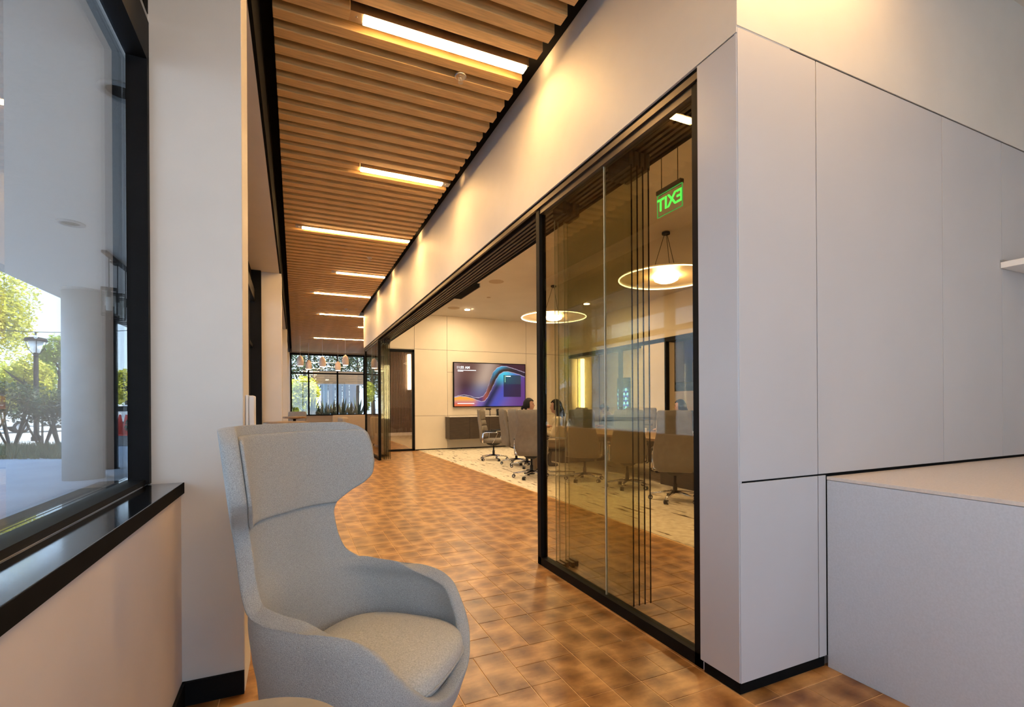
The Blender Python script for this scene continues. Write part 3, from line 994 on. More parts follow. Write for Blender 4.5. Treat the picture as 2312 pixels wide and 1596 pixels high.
# ================================================================== CONFERENCE FURNITURE
def chair_proto():
    e = empty('conference_chair', (0, 0, 0), 0, 'x', 'chair', 'taupe conference chairs')
    # backrest: tall padded shell (profile in x, width by height)
    prof = [(0.40, -0.215, 0.19), (0.42, -0.225, 0.205), (0.50, -0.235, 0.235), (0.60, -0.235, 0.25), (0.70, -0.245, 0.245), (0.80, -0.265, 0.225), (0.90, -0.285, 0.205),
            (1.00, -0.295, 0.20), (1.10, -0.30, 0.20), (1.16, -0.305, 0.197), (1.185, -0.308, 0.185), (1.192, -0.308, 0.16)]
    bm = bmesh.new()
    loft(bm, [sring(x, 0, z, 0.042 if 0.41 < z < 1.18 else 0.022, w * 1.07, 24, 5.0) for z, x, w in prof])
    put('backrest', mesh_of(bm, 'backrest', 'taupe', True), e)
    for z0, z1 in ((0.52, 0.66), (0.67, 0.80), (0.81, 0.93), (0.94, 1.15)):
        bm = bmesh.new()
        rg = []
        for i, f in enumerate((0.0, 0.12, 0.5, 0.88, 1.0)):
            z = z0 + (z1 - z0) * f
            xx = lerp_tab([(p[0], p[1]) for p in prof], z)
            ww = lerp_tab([(p[0], p[2]) for p in prof], z) - 0.02
            rg.append(sring(xx + 0.04, 0, z, 0.012 if f in (0, 1) else 0.026, ww - (0.02 if f in (0, 1) else 0), 20, 4.0))
        loft(bm, rg)
        put('back_pad', mesh_of(bm, 'back_pad', 'taupe', True), e)
    bm = bmesh.new()
    loft(bm, [sring(0.02, 0, 0.405, 0.20, 0.20, 28, 4), sring(0.02, 0, 0.42, 0.245, 0.245, 28, 4), sring(0.02, 0, 0.47, 0.255, 0.25, 28, 4), sring(0.02, 0, 0.495, 0.235, 0.235, 28, 4), sring(0.02, 0, 0.505, 0.15, 0.15, 28, 3.5)])
    put('seat', mesh_of(bm, 'seat', 'taupe', True), e)
    bm = bmesh.new()
    loft(bm, [sring(0.0, 0, 0.335, 0.06, 0.06, 16, 4), sring(0.0, 0, 0.36, 0.13, 0.10, 16, 4), sring(0.0, 0, 0.403, 0.17, 0.15, 16, 4)])
    put('tilt_mechanism', mesh_of(bm, 'tilt_mechanism', 'rubber', True), e)
    bm = bmesh.new(); lathe(bm, [(0.028, 0.10), (0.028, 0.22), (0.018, 0.225), (0.018, 0.34)], 12)
    put('gas_lift', mesh_of(bm, 'gas_lift', 'rubber', True), e)
    for s in (-1, 1):
        bm = bmesh.new()
        y = s * 0.275
        tube(bm, [(-0.18, s * 0.22, 0.41), (-0.19, y, 0.42), (-0.19, y, 0.50), (-0.175, y, 0.63), (-0.10, y, 0.665), (0.12, y, 0.665), (0.17, y, 0.645), (0.10, y, 0.50), (0.05, y, 0.42), (0.03, s * 0.22, 0.405)], 0.014, 8, flat=(1.5, 0.6))
        a = put('armrest', mesh_of(bm, 'armrest', 'chrome', True), e)
        bm = bmesh.new()
        loft(bm, [sring(0.0, y, 0.672, 0.135, 0.024, 16, 4), sring(0.0, y, 0.69, 0.14, 0.026, 16, 4), sring(0.0, y, 0.697, 0.13, 0.018, 16, 4)])
        put('arm_pad', mesh_of(bm, 'arm_pad', 'rubber', True), a)
    for i in range(5):
        t = 2 * pi * i / 5 + 0.3
        c, s = math.cos(t), math.sin(t)
        bm = bmesh.new()
        tube(bm, [(0.02 * c, 0.02 * s, 0.115), (0.15 * c, 0.15 * s, 0.105), (0.315 * c, 0.315 * s, 0.078)], [0.03, 0.024, 0.014], 8, flat=(1.0, 0.7))
        a = put('spoke', mesh_of(bm, 'spoke', 'chrome', True), e)
        bm = bmesh.new()
        px, py = 0.315 * c, 0.315 * s
        for k in (-1, 1):
            q = Vector((px, py, 0.0295)) + Vector((-s, c, 0)) * 0.014 * k
            d = Vector((-s, c, 0)) * 0.011
            tube(bm, [q - d, q + d], 0.0295, 14)
            tube(bm, [q + d * k * 1.0, q + d * k * 1.25], 0.019, 12, mi=1)
        tube(bm, [(px, py, 0.03), (px, py, 0.085)], 0.007, 6, mi=1)
        put('caster', mesh_of(bm, 'caster', ['rubber', 'chrome'], True), a)
    return e
proto = chair_proto()
def hdg(dx, dy): return math.atan2(dy, dx)
chairs = [
    (4.20, 10.40, -0.62, 'taupe high back conference chair nearest the television wall, seen from the front'),
    (4.33, 9.42, -0.12, 'taupe conference chair seen edge on, second from the television wall'),
    (3.76, 7.55, 1.02, 'taupe conference chair seen from behind, left of the black glass frame'),
    (4.42, 6.88, 0.85, 'taupe conference chair seen from behind through the glass, left of the glass joint'),
    (4.62, 6.00, 1.00, 'taupe conference chair seen from behind through the glass, at the four dark pane edges'),
    (4.56, 4.92, 0.80, 'largest taupe conference chair seen from behind, right of the four dark pane edges'),
    (4.31, 8.86, 0.0, 'taupe conference chair under the person in the white collar'),
    (7.0, 6.72, pi + 0.1, 'taupe conference chair across the table behind the long haired person'),
    (6.95, 8.62, pi - 0.1, 'taupe conference chair across the table, behind the chair at the dark pane edges'),
    (6.95, 9.26, pi, 'taupe conference chair across the table under the bowed person'),
    (6.85, 11.15, pi + 0.3, 'taupe conference chair across the table nearest the television wall'),
]
for i, (x, y, a, lb) in enumerate(chairs):
    c = proto if i == 0 else copy_tree(proto)
    c.location = (x, y, 0.004)
    c.rotation_euler = (0, 0, a)
    c['label'] = lb
# guest chair with black back and pale frame
gc = empty('guest_chair', (4.42, 7.72, 0.004), 2.55, 'guest chair with a black back and pale metal frame, holding the person in cream', 'chair')
bm = bmesh.new(); loft(bm, [sring(-0.24, 0, z, 0.018, 0.215, 20, 6) for z in (0.58, 0.60, 0.8, 1.03, 1.05)])
put('backrest', mesh_of(bm, 'backrest', 'blackmat', True), gc)
bm = bmesh.new(); loft(bm, [sring(0, 0, 0.43, 0.21, 0.21, 20, 5), sring(0, 0, 0.44, 0.225, 0.225, 20, 5), sring(0, 0, 0.475, 0.22, 0.22, 20, 5)])
put('seat', mesh_of(bm, 'seat', 'blackmat', True), gc)
for s in (-1, 1):
    bm = bmesh.new(); y = s * 0.25
    tube(bm, [(-0.26, y, 0.012), (0.2, y, 0.012), (0.25, y, 0.04), (0.25, y, 0.40), (0.22, y, 0.66), (0.16, y, 0.68), (-0.22, y, 0.68), (-0.25, y, 0.70), (-0.262, y * 0.86, 0.95)], 0.012, 8)
    put('frame', mesh_of(bm, 'frame', 'chrome', True), gc)
bm = bmesh.new()
tube(bm, [(-0.26, -0.25, 0.012), (-0.26, 0.25, 0.012)], 0.012, 8)
tube(bm, [(0.18, -0.25, 0.42), (0.18, 0.25, 0.42)], 0.01, 8)
tube(bm, [(-0.18, -0.25, 0.42), (-0.18, 0.25, 0.42)], 0.01, 8)
put('crossbar', mesh_of(bm, 'crossbar', 'chrome', True), gc)

# table
tb = empty('conference_table', (5.72, 7.6, 0.004), 0, 'long walnut conference table with dark panel legs', 'table')
bm = bmesh.new()
loft(bm, [[(x * f, y * f2, z) for x, y, _ in sring(0, 0, 0, 0.72, 2.95, 64, 7)] for z, f, f2 in ((0.700, 0.97, 0.99), (0.703, 1.0, 1.0), (0.738, 1.0, 1.0), (0.741, 0.995, 0.998))])
put('top', mesh_of(bm, 'top', 'wood_table'), tb)
for y in (-1.9, 1.9):
    bm = bmesh.new(); box(bm, -0.42, 0.42, y - 0.35, y + 0.35, 0, 0.70)
    put('pedestal', mesh_of(bm, 'pedestal', 'wood_dark', bevel=0.006), tb)
bm = bmesh.new(); box(bm, -0.03, 0.03, -1.55, 1.55, 0.25, 0.699)
put('modesty_panel', mesh_of(bm, 'modesty_panel', 'wood_dark'), tb)
# laptop and cup on the table
lp = empty('laptop', (6.10, 9.2, 0.7455), pi, 'open silver laptop in front of the bowed person', 'laptop')
bm = bmesh.new(); box(bm, -0.12, 0.12, -0.16, 0.16, 0, 0.014); put('keyboard_base', mesh_of(bm, 'keyboard_base', 'steel', bevel=0.003), lp)
bm = bmesh.new(); loft(bm, [[(0.115, -0.16, 0.012), (0.125, -0.16, 0.012), (0.125, 0.16, 0.012), (0.115, 0.16, 0.012)], [(0.185, -0.16, 0.20), (0.193, -0.16, 0.20), (0.193, 0.16, 0.20), (0.185, 0.16, 0.20)]])
put('screen', mesh_of(bm, 'screen', 'steel'), lp)
for (x, y, lb) in ((5.55, 6.72, 'white paper cup on the table beside the chair at the dark pane edges'), (5.5, 5.6, 'white paper cup on the table beyond the largest chair')):
    e = empty('cup', (x, y, 0.745), 0, lb, 'cup')
    bm = bmesh.new(); lathe(bm, [(0.028, 0), (0.038, 0.10), (0.036, 0.10), (0.027, 0.004)], 18); put('body', mesh_of(bm, 'body', 'white', True), e)
    bm = bmesh.new(); lathe(bm, [(0.041, 0.10), (0.041, 0.108), (0.033, 0.116)], 18); put('lid', mesh_of(bm, 'lid', 'white', True), e)

# television
def grid_screen(name, w_, h_, nx, ny, fn, matn, parent):
    vs_, fs_, cs = [], [], []
    for j in range(ny + 1):
        for i in range(nx + 1):
            vs_.append((-w_ / 2 + w_ * i / nx, 0, -h_ / 2 + h_ * j / ny))
            cs.append(fn(i / nx, j / ny))
    for j in range(ny):
        for i in range(nx):
            a = j * (nx + 1) + i
            fs_.append((a, a + 1, a + nx + 2, a + nx + 1))
    me = bpy.data.meshes.new(name)
    me.from_pydata(vs_, [], fs_)
    ca = me.color_attributes.new('Col', 'FLOAT_COLOR', 'POINT')
    for k, c in enumerate(cs):
        ca.data[k].color = (*c, 1)
    me.materials.append(matn)
    return put(name, me, parent)
def srgb(r, g, b): return tuple((c / 255) ** 2.2 for c in (r, g, b))
def mix(a, b, t):
    t = max(0, min(1, t)); return tuple(x + (y - x) * t for x, y in zip(a, b))
def ss(a, b, x):
    t = max(0, min(1, (x - a) / (b - a))); return t * t * (3 - 2 * t)
UP = [(0, .22), (.06, .25), (.13, .27), (.21, .245), (.28, .205), (.33, .20), (.39, .235), (.43, .32), (.47, .50), (.50, .66), (.54, .82), (.60, .92), (.66, .96), (.72, .96), (.78, .93), (.86, .895), (.93, .855), (1, .82)]
LO = [(0, .20), (.07, .225), (.15, .22), (.24, .185), (.32, .13), (.37, .10), (.41, .115), (.45, .19), (.50, .35), (.54, .49), (.58, .64), (.63, .76), (.69, .815), (.75, .82), (.82, .795), (.9, .76), (1, .70)]
def tvcol(x, y):
    u_, l_ = lerp_tab(UP, x), lerp_tab(LO, x)
    if y > u_:
        base = mix(srgb(95, 62, 62), srgb(60, 26, 48), ss(.75, .45, y))
        base = mix(base, srgb(70, 35, 80), ss(.5, .25, y))
        g_ = math.exp(-((x - (.30 + .17 * y)) / .13) ** 2)
        base = mix(base, mix(srgb(150, 170, 215), srgb(205, 180, 160), ss(.3, .65, y)), g_ * (.25 + .5 * ss(.2, .7, y)) * (0.9 if x < u_ + .5 else .4))
        base = mix(base, srgb(150, 120, 120), .5 * math.exp(-(x / .08) ** 2))
        if x > .62: base = mix(base, srgb(58, 24, 48), ss(.60, .7, x))
        c = base
    elif y > l_:
        t = (y - l_) / max(.01, u_ - l_)
        c = mix(srgb(50, 40, 40), srgb(160, 80, 60), math.exp(-((x - .41) / .07) ** 2))
        c = mix(c, srgb(70, 170, 215), math.exp(-((x - .62) / .10) ** 2) * ss(.3, 1, t))
        c = mix(c, srgb(75, 55, 115), .8 * math.exp(-((x - .36) / .05) ** 2))
        c = mix(c, srgb(20, 14, 26), ss(.25, .1, x))
        c = mix(c, srgb(40, 28, 50), ss(.72, .9, x))
        ed = min(y - l_, u_ - y)
        c = mix(srgb(215, 200, 225), c, ss(.0, .018, ed)) if ed < .018 else c
    else:
        c = mix(srgb(120, 95, 165), srgb(90, 50, 120), ss(.5, 1, x))
        c = mix(c, srgb(70, 80, 180), math.exp(-((x - .68 - (y - .35) * .4) / .12) ** 2))
        c = mix(c, srgb(30, 40, 80), math.exp(-((x - .50 - (y - .2) * .33) / .06) ** 2))
        c = mix(c, srgb(75, 195, 225), math.exp(-((x - .69) / .13) ** 2) * ss(.42, .75, y))
        c = mix(c, srgb(250, 165, 60), ss(.36, .24, x) * ss(.0, .2, y))
        c = mix(c, srgb(225, 105, 60), ss(.34, .2, x) * ss(.14, .02, y))
    if .685 < x < .94 and .22 < y < .745:
        c = mix(c, srgb(28, 24, 52) if y < .53 else srgb(26, 56, 62), .88)
    return c
tvx0, tvx1, tvz0, tvz1 = 4.22, 6.56, 1.225, 2.55
te = empty('television', ((tvx0 + tvx1) / 2, YT - 0.10, tvz0), 0, 'large wall television showing a flowing ribbon wallpaper', 'television')
W_, H_ = tvx1 - tvx0, tvz1 - tvz0
bm = bmesh.new(); box(bm, -W_ / 2, W_ / 2, 0.0, 0.05, 0, H_); put('case', mesh_of(bm, 'case', 'blackmat', bevel=0.003), te)
o = grid_screen('screen', W_ - 0.05, H_ - 0.05, 220, 130, tvcol, vcolmat('television picture', 0.68), te); o.location = (0, -0.004, H_ / 2)
sc_ = o
bm = bmesh.new(); box(bm, -0.5, 0.5, 0.05, 0.098, 0.35, 0.95); put('bracket', mesh_of(bm, 'bracket', 'blackmat'), te)
M['scr_white'] = emat('screen white', (1, 1, 1), 1.1)
M['scr_green'] = emat('screen green', (0.35, 0.75, 0.45), 0.9)
t = textmesh('clock_text', '11:55 AM', 0.105, 'scr_white', sc_); t.location = (-W_ / 2 + 0.30, -0.004, H_ / 2 - 0.16); t.rotation_euler = (pi / 2, 0, 0)
def bar(n_, x0, x1, z0, z1, mt='scr_white'):
    bm = bmesh.new(); box(bm, x0, x1, -0.004, -0.002, z0, z1); put(n_, mesh_of(bm, n_, mt), sc_)
bar('text_line', -W_ / 2 + 0.13, -W_ / 2 + 0.70, H_ / 2 - 0.245, H_ / 2 - 0.228)
bar('text_line', -W_ / 2 + 0.13, -W_ / 2 + 0.30, H_ / 2 - 0.275, H_ / 2 - 0.262)
bar('caption_bar', -W_ / 2 + 0.12, -W_ / 2 + 0.64, -H_ / 2 + 0.10, -H_ / 2 + 0.118)
bar('window_title', 0.50, 0.66, 0.26, 0.285)
bar('window_marker', 0.465, 0.478, 0.09, 0.30, 'scr_green')
# credenza
cr_ = empty('wall_cabinet', (5.2, YT, 0.31), 0, 'dark walnut wall hung cabinet under the television', 'cabinet')
bm = bmesh.new(); box(bm, -1.2, 1.2, -0.42, -0.004, 0, 0.63); put('body', mesh_of(bm, 'body', 'wood_dark', bevel=0.002), cr_)
bm = bmesh.new(); box(bm, -1.21, 1.21, -0.44, -0.004, 0.632, 0.652); put('top', mesh_of(bm, 'top', 'counter_top', bevel=0.002), cr_)
for i in range(4):
    bm = bmesh.new(); box(bm, -1.195 + i * 0.6, -0.605 + i * 0.6, -0.44, -0.421, 0.005, 0.625); put('door', mesh_of(bm, 'door', 'wood_dark', bevel=0.002), cr_)
e = empty('coffee_machine', (5.60, YT - 0.25, 0.963), 0, 'small black coffee machine on the cabinet under the television', 'coffee machine')
bm = bmesh.new(); loft(bm, [sring(0, 0, 0, 0.075, 0.09, 16, 4), sring(0, 0, 0.03, 0.075, 0.09, 16, 4)]); put('base', mesh_of(bm, 'base', 'rubber'), e)
bm = bmesh.new(); loft(bm, [sring(0, 0.05, 0.03, 0.06, 0.04, 16, 4), sring(0, 0.05, 0.12, 0.06, 0.04, 16, 4)]); put('tower', mesh_of(bm, 'tower', 'rubber'), e)
bm = bmesh.new(); loft(bm, [sring(0, 0, 0.12, 0.08, 0.09, 16, 4), sring(0, 0, 0.20, 0.075, 0.085, 16, 4)]); put('head', mesh_of(bm, 'head', 'rubber'), e)
bm = bmesh.new(); lathe(bm, [(0.025, 0), (0.03, 0.05)], 14, (0, -0.03, 0.031)); put('cup', mesh_of(bm, 'cup', 'white', True), e)
e = empty('conference_camera', (5.35, YT - 0.13, 0.963), 0, 'black conference camera with stalk below the television', 'camera')
bm = bmesh.new(); tube(bm, [(0, 0, 0), (0, 0, 0.16), (-0.05, 0, 0.19)], 0.012, 8); put('stalk', mesh_of(bm, 'stalk', 'rubber', True), e)
bm = bmesh.new(); tube(bm, [(-0.14, -0.02, 0.20), (0.02, -0.02, 0.20)], 0.025, 12); put('bar', mesh_of(bm, 'bar', 'rubber', True), e)

# disc pendant lamps
def disc_lamp(x, y, z, r, lb):
    e = empty('disc_pendant', (x, y, z), 0, lb, 'pendant lamp', 'disc pendants above the table')
    bm = bmesh.new(); lathe(bm, [(0.14, 0.012), (0.5 * r, 0.02), (0.93 * r, 0.006), (r, -0.012), (r * 1.005, 0.004), (0.93 * r, 0.026), (0.5 * r, 0.045), (0.05, 0.05)], 64)
    M.setdefault('shade', mat('frosted amber shade', (0.62, 0.48, 0.28), 0.5, var=0.05, scale=3))
    put('shade', mesh_of(bm, 'shade', 'shade', True), e)
    bm = bmesh.new()
    pts = [(r * 0.99 * math.cos(2 * pi * k / 64), r * 0.99 * math.sin(2 * pi * k / 64), -0.014) for k in range(65)]
    tube(bm, pts, 0.010, 6, caps=False)
    put('glowing_rim', mesh_of(bm, 'glowing_rim', 'led_rim', True), e)
    bm = bmesh.new(); lathe(bm, [(0.02, 0.04), (0.15, 0.03), (0.185, 0.0), (0.17, -0.045), (0.11, -0.075), (0.02, -0.085)], 32)
    put('bulb', mesh_of(bm, 'bulb', 'led_room', True), e)
    top = ZR - 0.02 - z
    bm = bmesh.new(); lathe(bm, [(0.06, top - 0.03), (0.06, top)], 20); put('ceiling_rose', mesh_of(bm, 'ceiling_rose', 'black'), e)
    for k in range(3):
        t = 2 * pi * k / 3 + 0.5
        bm = bmesh.new(); tube(bm, [(0.02 * math.cos(t), 0.02 * math.sin(t), top - 0.02), (0.3 * r * math.cos(t), 0.3 * r * math.sin(t), 0.03)], 0.004, 5)
        put('cable', mesh_of(bm, 'cable', 'black'), e)
disc_lamp(5.17, 9.25, 3.20, 0.71, 'glowing disc pendant nearer the television, cut by the black post')
disc_lamp(5.15, 5.72, 3.20, 0.71, 'larger glowing disc pendant seen through the glass on the right')
for x, y, lb in ((4.30, 12.50, 'small lit downlight in the conference room ceiling near the television'), (6.9, 10.6, 'small lit downlight in the conference room ceiling past the first disc lamp'), (3.05, 4.3, 'first added unseen downlight behind the header, near the exit sign'), (3.05, 6.4, 'second added unseen downlight behind the header'), (3.05, 8.6, 'third added unseen downlight behind the header'), (3.05, 10.9, 'added unseen downlight behind the header nearest the television wall')):  # the four behind the header are unseen, added to brighten chairs and carpet
    e = empty('downlight', (x, y, ZR - 0.011), 0, lb, 'downlight', 'conference room downlights')
    bm = bmesh.new(); lathe(bm, [(0.085, 0.0), (0.085, -0.006), (0.07, -0.008)], 24); put('trim_ring', mesh_of(bm, 'trim_ring', 'white'), e)
    bm = bmesh.new(); lathe(bm, [(0.068, -0.0085), (0.066, -0.011)], 24); put('lens', mesh_of(bm, 'lens', 'led_down'), e)
M['grille'] = mat('tan speaker grille', (0.42, 0.33, 0.23), 0.7, var=0.1, scale=60)
for x, y, r, lb in ((3.90, 12.45, 0.16, 'round ceiling speaker beside the small lit downlight'), (3.90, 9.45, 0.16, 'round ceiling speaker farther from the television'), (4.3, 10.9, 0.05, 'small round ceiling sensor between the two speakers')):
    e = empty('ceiling_speaker', (x, y, ZR - 0.0105), 0, lb, 'ceiling speaker')
    bm = bmesh.new(); lathe(bm, [(r, 0.0), (r, -0.004), (r * 0.94, -0.007)], 32); put('ring', mesh_of(bm, 'ring', 'grille'), e)
    bm = bmesh.new(); lathe(bm, [(r * 0.92, -0.0075), (0.02, -0.010)], 32); put('grille', mesh_of(bm, 'grille', 'grille'), e)
e = empty('track_bracket', (2.185, 6.40, 2.855), 0, 'dark bracket box hanging off the inner edge of the ceiling track', 'bracket')
bm = bmesh.new(); box(bm, -0.06, 0.05, -0.40, 0.40, -0.015, 0.03); put('tray', mesh_of(bm, 'tray', 'blackmat'), e)
bm = bmesh.new(); box(bm, 0.051, 0.062, -0.40, 0.40, -0.018, 0.034); put('lip', mesh_of(bm, 'lip', 'bronze'), e)

# exit sign (edge lit acrylic, seen from behind)
ex = empty('exit_sign', (3.0, 3.284, 2.95), 0, 'green glowing edge lit exit sign seen mirrored through the glass', 'exit sign')
M['acrylic'] = glassmat('clear acrylic', (0.93, 0.97, 0.93))
bm = bmesh.new(); box(bm, -0.004, 0.004, -0.155, 0.155, 0, 0.20); put('plate', mesh_of(bm, 'plate', 'acrylic'), ex)
bm = bmesh.new()
M['green_dim'] = emat('exit edge glow', (0.12, 0.55, 0.12), 0.6)
for a in ((-0.155, -0.151, 0, 0.2), (0.151, 0.155, 0, 0.2), (-0.155, 0.155, 0, 0.004), (-0.155, 0.155, 0.196, 0.2)):
    box(bm, -0.005, 0.005, a[0], a[1], a[2], a[3])
put('glowing_edge', mesh_of(bm, 'glowing_edge', 'green_dim'), ex)
t = textmesh('exit_text', 'EXIT', 0.155, 'green', ex, 0.003); t.location = (0.0, 0, 0.10); t.rotation_euler = (pi / 2, 0, pi / 2)
bm = bmesh.new(); box(bm, -0.02, 0.02, -0.15, 0.15, 0.20, 0.235); put('housing', mesh_of(bm, 'housing', 'bronze'), ex)
for y in (-0.1, 0.1):
    bm = bmesh.new(); tube(bm, [(0, y, 0.235), (0, y, ZR - 0.012 - 2.95)], 0.004, 6); put('rod', mesh_of(bm, 'rod', 'bronze'), ex)

# ================================================================== PEOPLE
def person(name, loc, rz, label, top, legs, hair='long', yaw=0.0, nod=0.0, scale=1.0, reach=0.36, collar=None, lean=0.0):
    """seated body, forward is +x; one continuous remeshed surface with skin/top/trouser regions"""
    J = {}
    hip = Vector((0, 0, 0.56)); sp1 = Vector((-0.02 + lean * 0.4, 0, 0.74)); ch_ = Vector((-0.01 + lean, 0, 0.93)); nk = Vector((0.0 + lean * 1.25, 0, 1.05)); hb = Vector((0.03 + lean * 1.5, 0, 1.11))
    vs_, es_, rs_ = [], [], []
    def add(p, r, prev=None):
        vs_.append(tuple(p)); rs_.append(r)
        if prev is not None: es_.append((prev, len(vs_) - 1))
        return len(vs_) - 1
    a = add(hip, 0.135); b = add(sp1, 0.125, a); c = add(ch_, 0.135, b); d = add(nk, 0.055, c); e2 = add(hb, 0.052, d)
    for s in (-1, 1):
        h = add((0.05, s * 0.10, 0.545), 0.095, a)
        k = add((0.44, s * 0.12, 0.555), 0.066, h); an = add((0.42, s * 0.11, 0.14), 0.042, k); ft = add((0.44, s * 0.11, 0.05), 0.04, an); add((0.58, s * 0.12, 0.035), 0.032, ft)
        sh = add(ch_ + Vector((0.0, s * 0.165, 0.045)), 0.062, c)
        el = add(ch_ + Vector((0.09, s * 0.235, -0.21)), 0.046, sh)
        wr = add((reach + lean, s * 0.14, 0.792), 0.029, el)
        pm = add((reach + lean + 0.06, s * 0.12, 0.79), 0.032, wr)
        hx = reach + lean + 0.10
        for q, (dy, ln) in enumerate(((-0.030, 0.052), (-0.010, 0.066), (0.010, 0.072), (0.030, 0.062))):
            kb = add((hx, s * (0.115 - dy * -1), 0.792), 0.011, pm)
            kc = add((hx + ln * 0.55, s * (0.112 + dy * 1.2), 0.786), 0.0095, kb)
            add((hx + ln, s * (0.108 + dy * 1.2), 0.772), 0.0085, kc)
        th = add((hx - 0.05, s * 0.07, 0.785), 0.012, pm); add((hx + 0.0, s * 0.055, 0.778), 0.010, th)
    bm = bmesh.new()
    def capsule(p, q, r0, r1, n=14):
        p, q = Vector(p), Vector(q)
        d = (q - p).normalized()
        u_, v_ = frame_axes(d)
        rings = []
        for k in range(1, 5):
            t = -pi / 2 + k * pi / 10
            rings.append((p + d * r0 * math.sin(t), r0 * math.cos(t)))
        rings.append((p, r0)); rings.append((q, r1))
        for k in range(1, 5):
            t = k * pi / 10
            rings.append((q + d * r1 * math.sin(t), r1 * math.cos(t)))
        loft(bm, [[c_ + (u_ * math.cos(2 * pi * k / n) + v_ * math.sin(2 * pi * k / n)) * r_ for k in range(n)] for c_, r_ in rings])
    for i, j in es_:
        capsule(vs_[i], vs_[j], rs_[i], rs_[j])
    bmesh.ops.recalc_face_normals(bm, faces=bm.faces[:])
    for v in bm.verts:      # broaden shoulders, chest and hips
        if 0.45 < v.co.z < 1.03 and v.co.x < 0.22 + lean: v.co.y *= 1.16
    # head
    HR = Matrix.Rotation(yaw, 3, 'Z') @ Matrix.Rotation(nod, 3, 'Y')
    hc = hb + HR @ Vector((0.02, 0, 0.095))
    hm = bmesh.new(); bmesh.ops.create_uvsphere(hm, u_segments=28, v_segments=20, radius=1)
    for v in hm.verts:
        p = v.co.copy()
        q = Vector((p.x * 0.096, p.y * 0.076, p.z * 0.118))
        if p.z < 0: q.y *= 1 - 0.32 * (-p.z) ** 1.3; q.x *= 1 - 0.12 * (-p.z); q.x += 0.016 * (-p.z)
        if p.x > 0.5: q.x -= 0.010 * (1 - abs(p.z)) * 0.6
        nz = math.exp(-((p.z + 0.12) / 0.16) ** 2) * math.exp(-(p.y / 0.16) ** 2)
        if p.x > 0: q.x += 0.030 * nz
        ez = math.exp(-((p.z - 0.10) / 0.12) ** 2) * math.exp(-((abs(p.y) - 0.38) / 0.18) ** 2)
        if p.x > 0: q.x -= 0.010 * ez
        mz = math.exp(-((p.z + 0.50) / 0.07) ** 2) * math.exp(-(p.y / 0.3) ** 2)
        if p.x > 0: q.x += 0.007 * mz
        cz = math.exp(-((p.z + 0.85) / 0.16) ** 2) * math.exp(-(p.y / 0.35) ** 2)
        if p.x > -0.2: q.x += 0.022 * cz
        v.co = hc + HR @ q
    tmp = bpy.data.meshes.new('h'); hm.to_mesh(tmp); hm.free(); bm.from_mesh(tmp)
    for s in (-1, 1):
        em = bmesh.new(); bmesh.ops.create_uvsphere(em, u_segments=10, v_segments=8, radius=1)
        for v in em.verts: v.co = hc + HR @ (Vector((-0.005, s * 0.076, -0.005)) + Vector((v.co.x * 0.017, v.co.y * 0.010, v.co.z * 0.030)))
        tmp = bpy.data.meshes.new('h'); em.to_mesh(tmp); em.free(); bm.from_mesh(tmp)
    me = bpy.data.meshes.new(name); bm.to_mesh(me); bm.free()
    t = bpy.data.objects.new('t', me); COL.objects.link(t)
    rm = t.modifiers.new('r', 'REMESH'); rm.mode = 'VOXEL'; rm.voxel_size = 0.008; rm.use_smooth_shade = True
    sm = t.modifiers.new('s', 'SMOOTH'); sm.factor = 0.5; sm.iterations = 3
    bpy.context.view_layer.update()
    fm = bpy.data.meshes.new_from_object(t.evaluated_get(bpy.context.evaluated_depsgraph_get()))
    bpy.data.objects.remove(t)
    fm.materials.clear()
    for x in (M['skin'], top, legs, M['rubber']): fm.materials.append(x)
    for p in fm.polygons:
        c_ = p.center
        p.use_smooth = True
        if c_.z > nk.z - 0.015 and (c_ - hc).length < 0.24: p.material_index = 0
        elif c_.x > reach + lean - 0.01 and 0.74 < c_.z < 0.85 and abs(c_.y) < 0.22: p.material_index = 0
        elif c_.z < 0.085: p.material_index = 3
        elif c_.z < 0.625 : p.material_index = 2
        else: p.material_index = 1
    o = put(name, fm)
    o.location = loc; o.rotation_euler = (0, 0, rz); o.scale = (scale,) * 3
    tag(o, label, 'person')
    # hair
    bm = bmesh.new()
    hs_ = bmesh.new()
    bmesh.ops.create_uvsphere(hs_, u_segments=36, v_segments=24, radius=1)
    rm_ = []
    for f in hs_.faces:
        c_ = f.calc_center_median()
        if (c_.x > 0.12 + 0.25 * max(0, c_.z) and c_.z < 0.52 + 0.10 * abs(c_.y)) or (c_.z < -0.55 and c_.x > -0.35):
            rm_.append(f)
    bmesh.ops.delete(hs_, geom=rm_, context='FACES')
    ex_ = bmesh.ops.extrude_face_region(hs_, geom=hs_.faces[:])
    for v in hs_.verts: v.tag = False
    for g_ in ex_['geom']:
        if isinstance(g_, bmesh.types.BMVert): g_.tag = True
    for v in hs_.verts:
        k_ = 1.16 if v.tag else 0.98
        p = v.co * k_
        v.co = hc + HR @ Vector((p.x * 0.097 - 0.006, p.y * 0.077, p.z * 0.114 + 0.006))
    tmp = bpy.data.meshes.new('h'); hs_.to_mesh(tmp); hs_.free(); bm.from_mesh(tmp)
